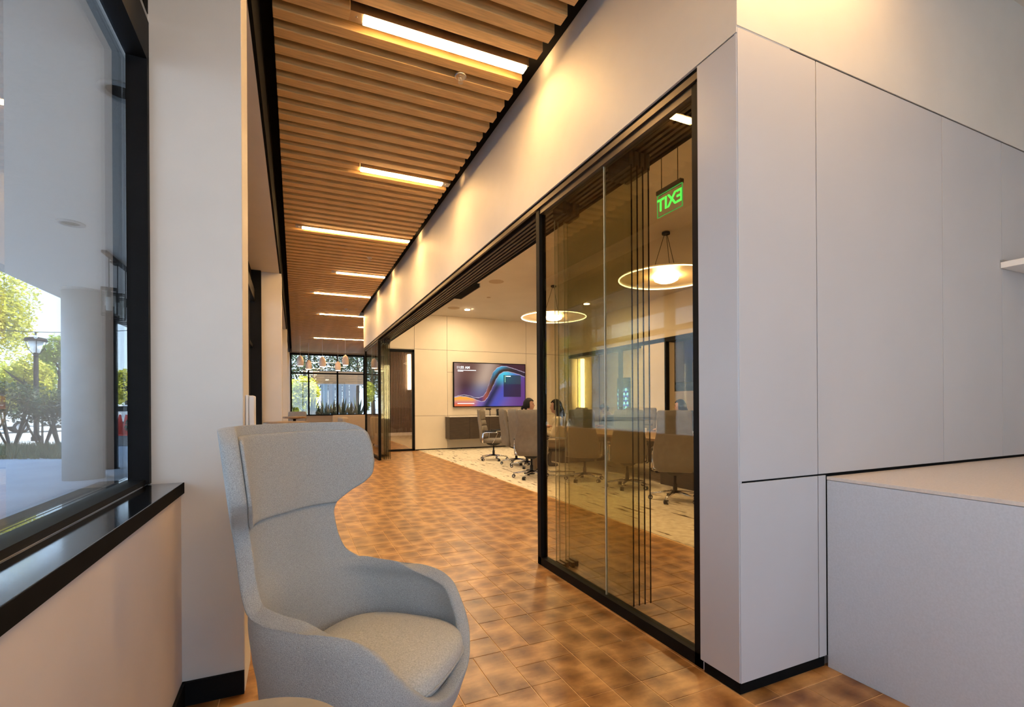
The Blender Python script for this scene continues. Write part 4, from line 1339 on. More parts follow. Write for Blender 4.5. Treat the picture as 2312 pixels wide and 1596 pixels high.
    if hair == 'long':
        for s in (-1, 0, 1):
            p0 = hc + HR @ Vector((-0.045, s * 0.055, 0.03)); 
            tube(bm, [p0, p0 + Vector((-0.035, s * 0.012, -0.10)), p0 + Vector((-0.05, s * 0.02, -0.22)), p0 + Vector((-0.055, s * 0.02, -0.34)), p0 + Vector((-0.05, s * 0.015, -0.42))], [0.045, 0.058, 0.055, 0.045, 0.012], 12)
    else:
        p0 = hc + HR @ Vector((-0.09, 0, -0.02))
        tube(bm, [p0, p0 + HR @ Vector((-0.03, 0, -0.02)), p0 + HR @ Vector((-0.045, 0, -0.06)), p0 + HR @ Vector((-0.05, 0, -0.10))], [0.03, 0.034, 0.024, 0.008], 10)
    put('hair', mesh_of(bm, 'hair', 'hair', True), o)
    bm = bmesh.new()
    for s in (-1, 1):
        q = hc + HR @ Vector((0.080, s * 0.029, 0.012))
        tube(bm, [q - HR @ Vector((0, 0.012, 0)), q + HR @ Vector((0, 0.012, 0))], 0.006, 6)
        q = hc + HR @ Vector((0.086, s * 0.030, 0.032))
        tube(bm, [q - HR @ Vector((0, 0.018, 0)), q + HR @ Vector((0, 0.018, 0))], 0.004, 6)
    put('eyes', mesh_of(bm, 'eyes', 'hair', True), o)
    bm = bmesh.new(); q = hc + HR @ Vector((0.092, 0, -0.058)); tube(bm, [q - HR @ Vector((0.006, 0.022, 0)), q, q + HR @ Vector((-0.006, 0.022, 0))], 0.0045, 6)
    M.setdefault('lip', mat('lips', (0.35, 0.11, 0.09), 0.4, var=0.1, scale=30))
    put('mouth', mesh_of(bm, 'mouth', 'lip', True), o)
    if collar:
        bm = bmesh.new()
        pts = [nk + Vector((0.062 * math.cos(2 * pi * k / 20) + 0.0, 0.075 * math.sin(2 * pi * k / 20), 0.0 + 0.012 * math.cos(2 * pi * k / 20 + pi))) for k in range(21)]
        tube(bm, pts, 0.022, 8, caps=False)
        put('collar', mesh_of(bm, 'collar', collar, True), o)
    return o
M['white_cloth'] = mat('white cotton', (0.78, 0.76, 0.72), 0.8, var=0.05, scale=10)
M['cream_cloth'] = mat('cream jacket', (0.58, 0.50, 0.36), 0.85, var=0.12, scale=12)
M['dark_cloth'] = mat('charcoal wool', (0.022, 0.020, 0.022), 0.85, var=0.2, scale=20)
M['tan_cloth'] = mat('tan trousers', (0.22, 0.15, 0.09), 0.85, var=0.15, scale=15)
person('person', (4.31, 8.86, 0.0), 0.0, 'person with tied dark hair and white collar in profile, looking right', M['dark_cloth'], M['dark_cloth'], 'tied', yaw=-0.45, scale=1.06, collar='white_cloth')
person('person', (4.41, 7.73, 0.0), 2.55, 'person with long dark hair in a cream jacket, just right of the black post', M['cream_cloth'], M['tan_cloth'], 'long', yaw=-0.2, scale=1.03, reach=0.30)
person('person', (6.80, 9.26, 0.0), pi, 'person bowed over a laptop behind the chairs at the glass joint', M['dark_cloth'], M['dark_cloth'], 'tied', yaw=0.3, nod=0.75, scale=1.0, lean=0.15, reach=0.30)
person('person', (6.70, 7.02, 0.0), pi - 0.25, 'person with long dark hair facing left beyond the largest chair', M['dark_cloth'], M['dark_cloth'], 'long', yaw=-0.75, scale=1.02)

# ================================================================== FAR SEATING FURNITURE
def pendant(x, y, z, lb):
    e = empty('bell_pendant', (x, y, z), 0, lb, 'pendant lamp', 'white bell pendants in the far seating')
    M.setdefault('ceramic', mat('pinkish white ceramic', (0.80, 0.70, 0.68), 0.45, var=0.04, scale=10))
    bm = bmesh.new(); lathe(bm, [(0.118, 0.0), (0.134, 0.10), (0.132, 0.20), (0.115, 0.30), (0.085, 0.37), (0.03, 0.415), (0.02, 0.43), (0.028, 0.40), (0.075, 0.36), (0.105, 0.28), (0.122, 0.18), (0.110, 0.0)], 28)
    put('shade', mesh_of(bm, 'shade', 'ceramic', True), e)
    bm = bmesh.new(); lathe(bm, [(0.108, 0.012), (0.104, -0.012), (0.04, -0.02)], 24); put('bulb', mesh_of(bm, 'bulb', 'led_pend', True), e)
    bm = bmesh.new(); tube(bm, [(0, 0, 0.42), (0, 0, (ZC - z) / 0.86 + 0.02)], 0.005, 6); put('cord', mesh_of(bm, 'cord', 'white'), e)
    e.scale = (0.86, 0.86, 0.86)
pl_ = ['leftmost white bell pendant', 'middle white bell pendant', 'rightmost white bell pendant', 'lower bell pendant between the left and middle ones', 'lower bell pendant between the middle and right ones']
for (x, y, z), lb in zip([(0.178, 18.5, 2.70), (0.902, 18.5, 2.69), (1.684, 18.5, 2.77), (0.498, 20.5, 2.73), (1.578, 20.5, 2.71)], pl_):
    pendant(x, y, z, lb)
M['oak_top'] = mat('brown oak top', (0.25, 0.155, 0.075), 0.4, var=0.25, scale=5, stretch=(1, 10, 1))
def bar_table(x, y, z, r, lb):
    e = empty('bar_table', (x, y, 0), 0, lb, 'table', 'round bar tables')
    bm = bmesh.new(); lathe(bm, [(r - 0.006, z - 0.04), (r, z - 0.036), (r, z - 0.004), (r - 0.004, z)], 48); put('top', mesh_of(bm, 'top', 'oak_top'), e)
    bm = bmesh.new(); lathe(bm, [(0.03, 0.02), (0.03, z - 0.06), (0.14, z - 0.045), (0.14, z - 0.04)], 16); put('stem', mesh_of(bm, 'stem', 'black', True), e)
    bm = bmesh.new(); lathe(bm, [(0.24, 0.0), (0.24, 0.012), (0.05, 0.025)], 32); put('base', mesh_of(bm, 'base', 'black'), e)
bar_table(-0.115, 7.95, 1.045, 0.315, 'round oak bar table in front of the second column')
bar_table(-0.01, 11.3, 1.06, 0.23, 'smaller looking round oak bar table behind the first one')
e = empty('bar_stool', (0.05, 12.6, 0), 0, 'grey upholstered bar stool behind the round tables', 'stool')
M['greyfab'] = mat('grey upholstery', (0.22, 0.22, 0.23), 0.9, var=0.1, scale=80)
bm = bmesh.new(); loft(bm, [sring(0, -0.2, z, w_, 0.03, 20, 4) for z, w_ in ((0.86, 0.15), (0.90, 0.19), (1.05, 0.20), (1.14, 0.19), (1.155, 0.16))]); put('backrest', mesh_of(bm, 'backrest', 'greyfab', True), e)
bm = bmesh.new(); loft(bm, [sring(0, 0, z, w_, w_, 20, 4) for z, w_ in ((0.68, 0.19), (0.69, 0.21), (0.74, 0.21), (0.75, 0.19))]); put('seat', mesh_of(bm, 'seat', 'greyfab', True), e)
for sx in (-1, 1):
    for sy in (-1, 1):
        bm = bmesh.new(); tube(bm, [(sx * 0.16, sy * 0.16, 0.68), (sx * 0.22, sy * 0.22, 0.0)], 0.013, 8); put('leg', mesh_of(bm, 'leg', 'black', True), e)
def sofa(x, y, rz, L, lb):
    e = empty('sofa', (x, y, 0), rz, lb, 'sofa')
    M.setdefault('sofafab', mat('beige upholstery', (0.36, 0.29, 0.22), 0.9, var=0.1, scale=60))
    def part(n_, cx, cy_, z0, z1, hw, hd):
        bm = bmesh.new(); loft(bm, [sring(cx, cy_, z0, hw * 0.97, hd * 0.95, 24, 7), sring(cx, cy_, z0 + 0.03, hw, hd, 24, 7), sring(cx, cy_, z1 - 0.04, hw, hd, 24, 7), sring(cx, cy_, z1, hw * 0.96, hd * 0.8, 24, 6)])
        put(n_, mesh_of(bm, n_, 'sofafab', True), e)
    part('seat', 0, -0.1, 0.12, 0.44, L / 2 - 0.12, 0.36)
    part('backrest', 0, 0.31, 0.12, 0.94, L / 2, 0.11)
    part('armrest', -L / 2 + 0.08, -0.06, 0.12, 0.62, 0.08, 0.38)
    part('armrest', L / 2 - 0.08, -0.06, 0.12, 0.62, 0.08, 0.38)
    for sx in (-1, 1):
        for sy in (-1, 1):
            bm = bmesh.new(); tube(bm, [(sx * (L / 2 - 0.1), sy * 0.3, 0.13), (sx * (L / 2 - 0.08), sy * 0.32, 0)], 0.015, 8); put('leg', mesh_of(bm, 'leg', 'black', True), e)
sofa(2.05, 19.6, pi, 1.55, 'beige sofa with a high rounded back under the far windows')
sofa(1.0, 15.2, pi / 2 + pi, 1.6, 'beige sofa seen through the far glass panels')
# vertical tube lamps
def vtube(x, y, z0, z1, r, lb, wall=None):
    e = empty('tube_lamp', (x, y, z0), 0, lb, 'lamp', 'vertical tube lamps')
    bm = bmesh.new(); tube(bm, [(0, 0, 0), (0, 0, z1 - z0)], r, 14); put('tube', mesh_of(bm, 'tube', 'led_tube', True), e)
    bm = bmesh.new(); tube(bm, [(0, 0, -0.03), (0, 0, 0)], r * 1.05, 14); tube(bm, [(0, 0, z1 - z0), (0, 0, z1 - z0 + 0.03)], r * 1.05, 14); put('end_cap', mesh_of(bm, 'end_cap', 'steel'), e)
    for f in (0.25, 0.75):
        bm = bmesh.new(); tube(bm, [(0, 0, (z1 - z0) * f), (0, wall - y, (z1 - z0) * f)], 0.012, 8); put('wall_bracket', mesh_of(bm, 'wall_bracket', 'steel'), e)
vtube(4.52, 20.88, 1.98, 3.50, 0.07, 'vertical glowing tube lamp seen through the glass door, on the slats', 20.969)
vtube(2.20, 13.575, 0.92, 2.40, 0.032, 'vertical glowing tube lamp behind the far stack of glass panes', YT - 0.001)
vtube(9.6, 15.05, 1.15, 2.95, 0.075, 'vertical glowing tube lamp in the hall, seen through the tinted glass', 15.2)
tag(bx('wall_hall_stub', 9.2, 10.1, 15.2, 15.4, 0.0, 3.3, 'panel_warm'), 'short wall in the hall carrying the tube lamp', None, None, 'structure')

# hall furniture seen through the tinted glass
def hexcol(x, y):
    if y > 0.72: return srgb(38, 44, 42)
    ax, ay = x * 3.2, y * 7
    k = math.floor(ay); ax += 0.5 * (k % 2); t = ay - k; f = ax - math.floor(ax)
    v = 1 if (abs(f - .5) < .42 * (1 - abs(t - .45))) else 0
    return srgb(120, 190, 245) if v and t > .35 else (srgb(40, 70, 200) if v else srgb(8, 14, 40))
e = empty('display_screen', (9.5, 12.54, 0.0), 0, 'tall display screen with a blue faceted pattern in the hall', 'screen')
bm = bmesh.new(); box(bm, 0.0, 0.08, -0.30, 0.30, 1.05, 2.12); put('case', mesh_of(bm, 'case', 'blackmat'), e)
o = grid_screen('picture', 0.56, 1.0, 40, 70, hexcol, vcolmat('blue picture', 3.0), e); o.rotation_euler = (0, 0, -pi / 2); o.location = (-0.004, 0, 1.585)
bm = bmesh.new(); box(bm, 0.02, 0.06, -0.05, 0.05, 0.02, 1.05); box(bm, -0.2, 0.25, -0.25, 0.25, 0, 0.02); put('stand', mesh_of(bm, 'stand', 'blackmat'), e)
e = empty('whiteboard', (9.9, 10.3, 0), 0, 'light grey rounded whiteboard on a stand behind the far chairs', 'whiteboard')
bm = bmesh.new(); loft(bm, [[(x_, y_ * 0.58, 1.37 + z_ * 0.27) for y_, z_, _ in sring(0, 0, 0, 1, 1, 32, 8)] for x_ in (0, 0.02)])
M['wboard'] = mat('warm grey board', (0.50, 0.46, 0.42), 0.5, var=0.03, scale=4)
put('board', mesh_of(bm, 'board', 'wboard'), e)
bm = bmesh.new()
for s in (-1, 1): tube(bm, [(0.01, s * 0.45, 0.0), (0.01, s * 0.45, 1.12)], 0.014, 8); tube(bm, [(-0.25, s * 0.45, 0.014), (0.25, s * 0.45, 0.014)], 0.014, 8)
put('stand', mesh_of(bm, 'stand', 'steel', True), e)
e = empty('dark_cabinet', (11.0, 11.95, 0), 0, 'tall dark brown cabinet in the hall behind the whiteboard', 'cabinet')
bm = bmesh.new(); box(bm, -0.3, 0.48, -0.83, 0.83, 0, 3.25); put('body', mesh_of(bm, 'body', 'wood_dark', bevel=0.004), e)
for i in range(2):
    bm = bmesh.new(); box(bm, -0.322, -0.301, -0.82 + i * 0.83, 0.0 + i * 0.83, 0.1, 3.24); put('door', mesh_of(bm, 'door', 'wood_dark', bevel=0.002), e)
e = empty('dark_cabinet', (11.0, 10.2, 0), 0, 'lower dark brown cabinet under the blue glowing panel in the hall', 'cabinet')
bm = bmesh.new(); box(bm, -0.3, 0.48, -0.6, 0.6, 0, 2.6); put('body', mesh_of(bm, 'body', 'wood_dark', bevel=0.004), e)
for i in range(2):
    bm = bmesh.new(); box(bm, -0.322, -0.301, -0.59 + i * 0.6, -0.01 + i * 0.6, 0.1, 2.58); put('door', mesh_of(bm, 'door', 'wood_dark', bevel=0.002), e)
M['camo'] = mat('dark olive cloth', (0.018, 0.022, 0.014), 0.9, var=0.7, scale=6)
e = empty('covered_stand', (10.45, 11.1, 0), 0, 'dark cloth covered stand behind the whiteboard', 'stand')
bm = bmesh.new(); loft(bm, [sring(0, 0, z_, 0.18 * f_, 0.95 * f_, 24, 6) for z_, f_ in ((0, 1), (0.4, 1.0), (1.75, 0.98), (1.87, 0.95), (1.90, 0.85))]); put('cloth', mesh_of(bm, 'cloth', 'camo', True), e)
bm = bmesh.new(); box(bm, -0.12, 0.12, -0.8, 0.8, 1.901, 1.92); put('tray', mesh_of(bm, 'tray', 'blackmat'), e)
e = empty('blue_sign', (11.45, 10.9, 2.55), 0, 'deep blue glowing wall panel high up in the hall', 'light panel')
bm = bmesh.new(); loft(bm, [[(x_, 0.75, 0.62), (x_, -0.6, 0.62), (x_, -0.6, 0.10), (x_, 0.30, 0.16), (x_, 0.75, 0.42)] for x_ in (-0.03, 0.0)]); put('glow_face', mesh_of(bm, 'glow_face', 'blue'), e)
bm = bmesh.new(); box(bm, 0.001, 0.045, -0.55, 0.7, 0.2, 0.6); put('back_box', mesh_of(bm, 'back_box', 'blackmat'), e)
# hall lights
for i, (x, y, zz) in enumerate(((9.9, 9.0, 3.298), (9.9, 13.5, 3.298), (5.0, 17.5, 3.858), (5.2, 15.0, 3.858))):
    e = empty('hall_light', (x, y, zz), 0, ['square ceiling light in the hall near the whiteboard', 'square ceiling light in the hall near the tube lamp', 'square ceiling light before the slat wall', 'square ceiling light just beyond the glass door'][i], 'ceiling light', 'square hall lights')
    bm = bmesh.new(); box(bm, -0.22, 0.22, -0.22, 0.22, -0.02, 0); put('frame', mesh_of(bm, 'frame', 'white'), e)
    bm = bmesh.new(); box(bm, -0.2, 0.2, -0.2, 0.2, -0.026, -0.021); put('diffuser', mesh_of(bm, 'diffuser', 'led_room'), e)

# ================================================================== OUTSIDE
GZ = -0.02
tag(bx('ground', -200, -0.72, -120, 220, -0.5, GZ, 'pave'), 'blue grey paving outside the side windows', None, None, 'structure')
tag(bx('ground', -0.72, 120, -120, -2.72, -0.5, GZ, 'lot'), 'ground in front of the building', None, None, 'structure')
tag(bx('ground', -0.72, 120, 24.45, 220, -0.5, GZ, 'pave'), 'ground beyond the far windows', None, None, 'structure')
tag(bx('ground', 16.0, 120, -2.72, 24.45, -0.5, GZ, 'pave'), 'ground behind the building', None, None, 'structure')
def slab(name, pts, z0, z1, matn, lb):
    bm = bmesh.new(); loft(bm, [[(x, y, z0) for x, y in pts], [(x, y, z1) for x, y in pts]])
    return tag(put(name, mesh_of(bm, name, matn)), lb, None, None, 'structure')
slab('ground', [(-70, -40), (-9.5, -40), (-9.5, 21), (-6.5, 24), (-6.5, 90), (-70, 90)], GZ - 0.1, GZ + 0.006, 'lot', 'sunlit parking lot beyond the planting')
# overhang with its curved edge, on round columns
pts = [(-0.73, -12), (-0.73, 24.4)]
edge = []
for i in range(25):
    y = 24.4 - i * 36.4 / 24
    edge.append((-3.85 - 0.35 * math.sin(max(0, min(1, (y + 12) / 36.4)) * pi), y))
bm = bmesh.new()
ring2 = pts + edge
loft(bm, [[(x, y, 3.41) for x, y in ring2], [(x, y, 4.3) for x, y in ring2]])
tag(put('wall_overhang', mesh_of(bm, 'wall_overhang', 'soffit_out')), 'stucco overhang above the outside walk', None, None, 'structure')
def rcol(x, y, r, lb):
    e = empty('round_column', (x, y, GZ), 0, lb, 'column')
    bm = bmesh.new(); lathe(bm, [(r, 0.0), (r, 3.40 - GZ)], 40); put('shaft', mesh_of(bm, 'shaft', 'concrete', True), e)
    bm = bmesh.new(); lathe(bm, [(r + 0.012, 3.37 - GZ), (r + 0.012, 3.425 - GZ)], 40); put('collar', mesh_of(bm, 'collar', 'concrete', True), e)
rcol(-3.51, 11.22, 0.30, 'round concrete column outside the side window')
rcol(-3.52, 19.5, 0.315, 'round concrete column farther along the walk')
e = empty('black_post', (-3.575, 12.79, GZ), 0, 'slim black steel post behind the round concrete column', 'post')
bm = bmesh.new(); lathe(bm, [(0.145, 0.012), (0.145, 3.42)], 24); put('shaft', mesh_of(bm, 'shaft', 'black', True), e)
bm = bmesh.new(); lathe(bm, [(0.17, 0.0), (0.17, 0.012)], 24); put('foot_plate', mesh_of(bm, 'foot_plate', 'black'), e)
for x, y, lb in ((-2.35, 7.18, 'recessed soffit light farther from the window'), (-1.06, 4.06, 'recessed soffit light close to the window frame')):
    e = empty('soffit_light', (x, y, 3.409), 0, lb, 'downlight')
    bm = bmesh.new(); lathe(bm, [(0.13, 0.0), (0.13, -0.012), (0.095, -0.016), (0.085, 0.0)], 32); put('trim_ring', mesh_of(bm, 'trim_ring', 'concrete', True), e)
    bm = bmesh.new(); lathe(bm, [(0.084, -0.003), (0.03, -0.004)], 24); put('lens', mesh_of(bm, 'lens', 'blackmat'), e)
# lantern cluster
e = empty('lantern_bar', (-2.35, 8.78, 3.409), 0, 'black ceiling bar carrying the three glass lanterns outside', 'lamp bar')
bm = bmesh.new(); box(bm, -0.03, 0.03, -0.55, 0.75, -0.035, 0); put('bar', mesh_of(bm, 'bar', 'black'), e)
bm = bmesh.new(); box(bm, -0.06, 0.06, -0.1, 0.1, -0.05, -0.036); put('canopy_plate', mesh_of(bm, 'canopy_plate', 'black'), e)
for i, (y, z) in enumerate(((8.42, 2.565), (8.78, 2.56), (9.14, 2.555))):
    e = empty('glass_lantern', (-2.35, y, z), 0.3, ['leftmost hanging glass lantern outside the window', 'middle hanging glass lantern outside the window', 'rightmost hanging glass lantern, against the black window frame'][i], 'lantern', 'hanging glass lanterns')
    bm = bmesh.new()
    for sx in (-1, 1):
        for sy in (-1, 1):
            tube(bm, [(sx * 0.085, sy * 0.085, 0), (sx * 0.085, sy * 0.085, 0.36)], 0.007, 4)
    for z_ in (0, 0.36):
        for a_, b_ in (((-1, -1), (1, -1)), ((1, -1), (1, 1)), ((1, 1), (-1, 1)), ((-1, 1), (-1, -1))):
            tube(bm, [(a_[0] * 0.085, a_[1] * 0.085, z_), (b_[0] * 0.085, b_[1] * 0.085, z_)], 0.007, 4)
    box(bm, -0.085, 0.085, -0.085, 0.085, 0.358, 0.366)
    put('cage', mesh_of(bm, 'cage', 'black'), e)
    for k in range(4):
        t = k * pi / 2
        bm = bmesh.new(); box(bm, 0.081, 0.084, -0.08, 0.08, 0.008, 0.352); p_ = put('pane', mesh_of(bm, 'pane', 'glass_clear'), e); p_.rotation_euler = (0, 0, t)
    bm = bmesh.new(); tube(bm, [(0, 0, 0.36), (0, 0, 0.24)], 0.022, 10); put('socket', mesh_of(bm, 'socket', 'black', True), e)
    M.setdefault('frost', mat('frosted glass', (0.7, 0.72, 0.72), 0.4, var=0.03, scale=20))
    bm = bmesh.new(); tube(bm, [(0, 0, 0.24), (0, 0, 0.06)], 0.034, 12); put('glass_tube', mesh_of(bm, 'glass_tube', 'frost', True), e)
    bm = bmesh.new(); tube(bm, [(0, 0, 0.366), (0, 0, 3.374 - z)], 0.008, 6); put('rod', mesh_of(bm, 'rod', 'black', True), e)
# trees
def leaves(bm, c, rad, n, size, blobs=7, rnd=R):
    bl = []
    for i in range(blobs):
        t, s = rnd.uniform(0, 2 * pi), rnd.uniform(-0.8, 0.9)
        q = math.sqrt(1 - s * s * 0.8)
        bl.append((Vector((math.cos(t) * q * 0.55, math.sin(t) * q * 0.55, s * 0.62)), rnd.uniform(0.28, 0.48)))
    for i in range(n):
        b_, br = bl[rnd.randrange(blobs)]
        d = Vector((rnd.gauss(0, 1), rnd.gauss(0, 1), rnd.gauss(0, 1))).normalized() * br * rnd.uniform(0.55, 1.05)
        p = b_ + d
        p = Vector((c[0] + p.x * rad[0], c[1] + p.y * rad[1], c[2] + p.z * rad[2]))
        a = Vector((rnd.gauss(0, 1), rnd.gauss(0, 1), rnd.gauss(0, 1))).normalized() * size * rnd.uniform(0.6, 1.2)
        u_, v_ = frame_axes(a)
        w2 = u_ * a.length * 0.45
        bm.faces.new([bm.verts.new(p - a * 0.5), bm.verts.new(p + w2 * 0.9), bm.verts.new(p + a * 0.5), bm.verts.new(p - w2 * 0.9)])
def tree(x, y, h, r, matn, lb, n=2600, size=0.28, trunk=0.16, low=0.35):
    e = empty('tree', (x, y, GZ), 0, lb, 'tree', 'trees outside')
    bm = bmesh.new(); ch_ = h * (1 - low) / 2
    leaves(bm, (0, 0, h * low + ch_), (r, r, ch_ * 1.05), n, size, 12)
    me = bpy.data.meshes.new('crown'); bm.to_mesh(me); bm.free(); me.materials.append(M[matn])
    put('crown', me, e)
    bm = bmesh.new(); tube(bm, [(0, 0, 0), (0.1, 0.05, h * 0.4), (0.05, 0.1, h * 0.75)], [trunk, trunk * 0.8, trunk * 0.3], 8)
    for k in range(5):
        t = k * 1.3; z_ = h * (0.38 + 0.07 * k)
        tube(bm, [(0.08, 0.05, z_), (r * 0.35 * math.cos(t), r * 0.35 * math.sin(t), z_ + h * 0.12), (r * 0.6 * math.cos(t), r * 0.6 * math.sin(t), z_ + h * 0.2)], [trunk * 0.45, trunk * 0.3, trunk * 0.1], 6)
    put('trunk', mesh_of(bm, 'trunk', 'bark', True), e)
def at(u, v, d):
    """ground position of a tree that stands at image column u, d metres away"""
    l = (u - 1156) / FPX * d
    return (l * math.cos(YAW) + d * math.sin(YAW), -l * math.sin(YAW) + d * math.cos(YAW))
TR = [(-42, 24, 11.0, 2.45, 'leaf_y', 'tall yellow green tree at the left edge'), (52, 29, 4.6, 1.5, 'leaf_y', 'yellow green tree behind the lamp post'),
      (131, 31, 6.5, 1.15, 'leaf_g', 'rounded fresh green tree right of the lamp post'), (-190, 27, 10, 3.0, 'leaf_g', 'green tree outside the left edge'),
      (20, 40, 5.2, 2.6, 'leaf_g', 'low wide green tree behind the yellow tree'), (105, 47, 5.6, 2.6, 'leaf_y', 'low yellow tree beyond the parking lot, left of the column'),
      (195, 50, 6.0, 2.4, 'leaf_g', 'green tree beyond the parking lot, behind the column'), (283, 44, 5.1, 2.0, 'leaf_y', 'yellow green tree between the black post and the window frame'),
      (380, 48, 7.5, 2.5, 'leaf_g', 'green tree hidden behind the window frame'), (-60, 50, 9.0, 3.0, 'leaf_y', 'distant yellow tree at the left'), (60, 60, 6.4, 3.0, 'leaf_g', 'farthest low green tree behind the lamp post'), (240, 62, 6.0, 3.0, 'leaf_g', 'farthest low green tree behind the black post')]
for u_, d_, h_, r_, mm, lb in TR:
    x, y = at(u_, 0, d_)
    tree(x, y, h_, r_, mm, lb, n=11000 if d_ < 33 else 6000, size=0.17 if d_ < 33 else 0.26, low=0.16 if h_ < 7.1 else 0.22)
# shrubs in the planting strip
def shrub(x, y, h, r, lb, n=1500, dense=True):
    e = empty('shrub', (x, y, GZ), 0, lb, 'shrub', 'shrubs in the planting strip')
    bm = bmesh.new(); leaves(bm, (0, 0, h * 0.68), (r, r, h * 0.36), n, 0.10, 14)
    me = bpy.data.meshes.new('foliage'); bm.to_mesh(me); bm.free(); me.materials.append(M['leaf_d'])
    put('foliage', me, e)
    for k in range(6):
        t = 2 * pi * k / 6 + R.random()
        bm = bmesh.new(); tube(bm, [(0.05 * math.cos(t), 0.05 * math.sin(t), 0), (r * 0.35 * math.cos(t), r * 0.35 * math.sin(t), h * 0.4), (r * 0.55 * math.cos(t), r * 0.55 * math.sin(t), h * 0.85)], [0.035, 0.025, 0.008], 6)
        put('stem', mesh_of(bm, 'stem', 'bark', True), e)
for (u_, d_, h_, r_, lb) in ((-40, 14.6, 2.3, 1.3, 'dark shrub at the left edge of the planting'), (25, 15.0, 2.2, 1.1, 'dark shrub left of the lamp post'), (95, 15.4, 1.9, 0.95, 'dark shrub at the foot of the lamp post'), (138, 15.2, 2.0, 0.8, 'dark shrub touching the round column'), (322, 14.6, 1.0, 0.5, 'dark shrub beside the traffic cones')):
    x, y = at(u_, 0, d_); shrub(x, y, h_, r_, lb)
# grass bed
vv, ff = [], []
for i in range(5200):
    u_ = R.uniform(-150, 175); d_ = R.uniform(12.2, 15.6)
    x, y = at(u_, 0, d_)
    a = R.uniform(0, pi); hh = R.uniform(0.12, 0.32); w2 = 0.012
    lx, ly = R.gauss(0, 0.08), R.gauss(0, 0.08)
    n0 = len(vv)
    vv += [(x - w2 * math.cos(a), y - w2 * math.sin(a), GZ), (x + w2 * math.cos(a), y + w2 * math.sin(a), GZ), (x + lx, y + ly, GZ + hh)]
    ff.append((n0, n0 + 1, n0 + 2))
me = bpy.data.meshes.new('grass'); me.from_pydata(vv, [], ff); me.materials.append(M['grass'])
tag(put('grass', me), 'low dry grass in the planting strip outside', 'grass', None, 'stuff')
a0, a1, a2, a3 = at(-160, 0, 12.0), at(192, 0, 12.9), at(192, 0, 15.8), at(-160, 0, 15.8)
slab('ground', [a0, a1, a2, a3], GZ - 0.05, GZ + 0.012, 'grass', 'soil of the planting strip')
# lamp post
x, y = at(82, 0, 19.0)
e = empty('lamp_post', (x, y, GZ), 0, 'black street lamp post with a flared glass head', 'lamp post')
bm = bmesh.new(); lathe(bm, [(0.16, 0), (0.16, 0.15), (0.085, 0.25), (0.075, 3.35)], 16); put('pole', mesh_of(bm, 'pole', 'black', True), e)
bm = bmesh.new(); lathe(bm, [(0.07, 3.35), (0.10, 3.42), (0.06, 3.47)], 16); put('neck', mesh_of(bm, 'neck', 'black', True), e)
bm = bmesh.new(); lathe(bm, [(0.12, 3.47), (0.24, 3.92)], 12); put('glass', mesh_of(bm, 'glass', 'frost', True), e)
for k in range(4):
    t = k * pi / 2 + 0.4
    bm = bmesh.new(); tube(bm, [(0.09 * math.cos(t), 0.09 * math.sin(t), 3.42), (0.22 * math.cos(t), 0.22 * math.sin(t), 3.62), (0.30 * math.cos(t), 0.30 * math.sin(t), 3.93)], 0.014, 6); put('rib', mesh_of(bm, 'rib', 'black', True), e)
bm = bmesh.new(); lathe(bm, [(0.34, 3.92), (0.35, 3.95), (0.32, 4.04), (0.10, 4.09)], 20); put('cap', mesh_of(bm, 'cap', 'black', True), e)
# string light
e = empty('string_light', (*at(75, 0, 16), 3.95), 0, 'thin cable with a hanging bulb crossing the sky outside', 'string light')
A_, B_ = at(-120, 0, 16), at(330, 0, 17)
O_ = Vector((*at(75, 0, 16), 3.95))
bm = bmesh.new(); tube(bm, [Vector((A_[0] + (B_[0] - A_[0]) * t, A_[1] + (B_[1] - A_[1]) * t, 4.02 - 0.16 * math.sin(pi * t))) - O_ for t in [i / 16 for i in range(17)]], 0.012, 5); put('cable', mesh_of(bm, 'cable', 'rubber'), e)
t_ = 0.433
q = Vector((A_[0] + (B_[0] - A_[0]) * t_, A_[1] + (B_[1] - A_[1]) * t_, 4.02 - 0.16 * math.sin(pi * t_))) - O_
bm = bmesh.new(); tube(bm, [q, q - Vector((0, 0, 0.1))], 0.03, 8); put('socket', mesh_of(bm, 'socket', 'rubber', True), e)
bm = bmesh.new(); lathe(bm, [(0.02, -0.10), (0.05, -0.15), (0.05, -0.19), (0.02, -0.23)], 12, q); put('bulb', mesh_of(bm, 'bulb', 'frost', True), e)
# traffic cones
for i, (u_, d_) in enumerate(((258, 17.2), (271, 16.6), (285, 16.3))):
    x, y = at(u_, 0, d_)
    e = empty('traffic_cone', (x, y, 0.33), 0, ['orange traffic cone partly behind the black post', 'middle orange traffic cone', 'right orange traffic cone'][i], 'traffic cone', 'traffic cones on the low wall')
    bm = bmesh.new(); lathe(bm, [(0.135, 0.03), (0.03, 0.70), (0.02, 0.705)], 24); put('cone', mesh_of(bm, 'cone', 'cone', True), e)
    bm = bmesh.new(); box(bm, -0.18, 0.18, -0.18, 0.18, 0, 0.03); put('base', mesh_of(bm, 'base', 'cone', bevel=0.006), e)
x, y = at(285, 0, 16.9)
e = empty('low_wall', (x, y, GZ), YAW * 0.5 * 0 + 0.35, 'low grey concrete wall carrying the traffic cones', 'wall')
bm = bmesh.new(); box(bm, -0.9, 1.9, -0.6, 0.7, 0, 0.31); put('body', mesh_of(bm, 'body', 'concrete', bevel=0.01), e)
bm = bmesh.new(); box(bm, -0.92, 1.92, -0.62, 0.72, 0.311, 0.349); put('cap', mesh_of(bm, 'cap', 'concrete', bevel=0.006), e)
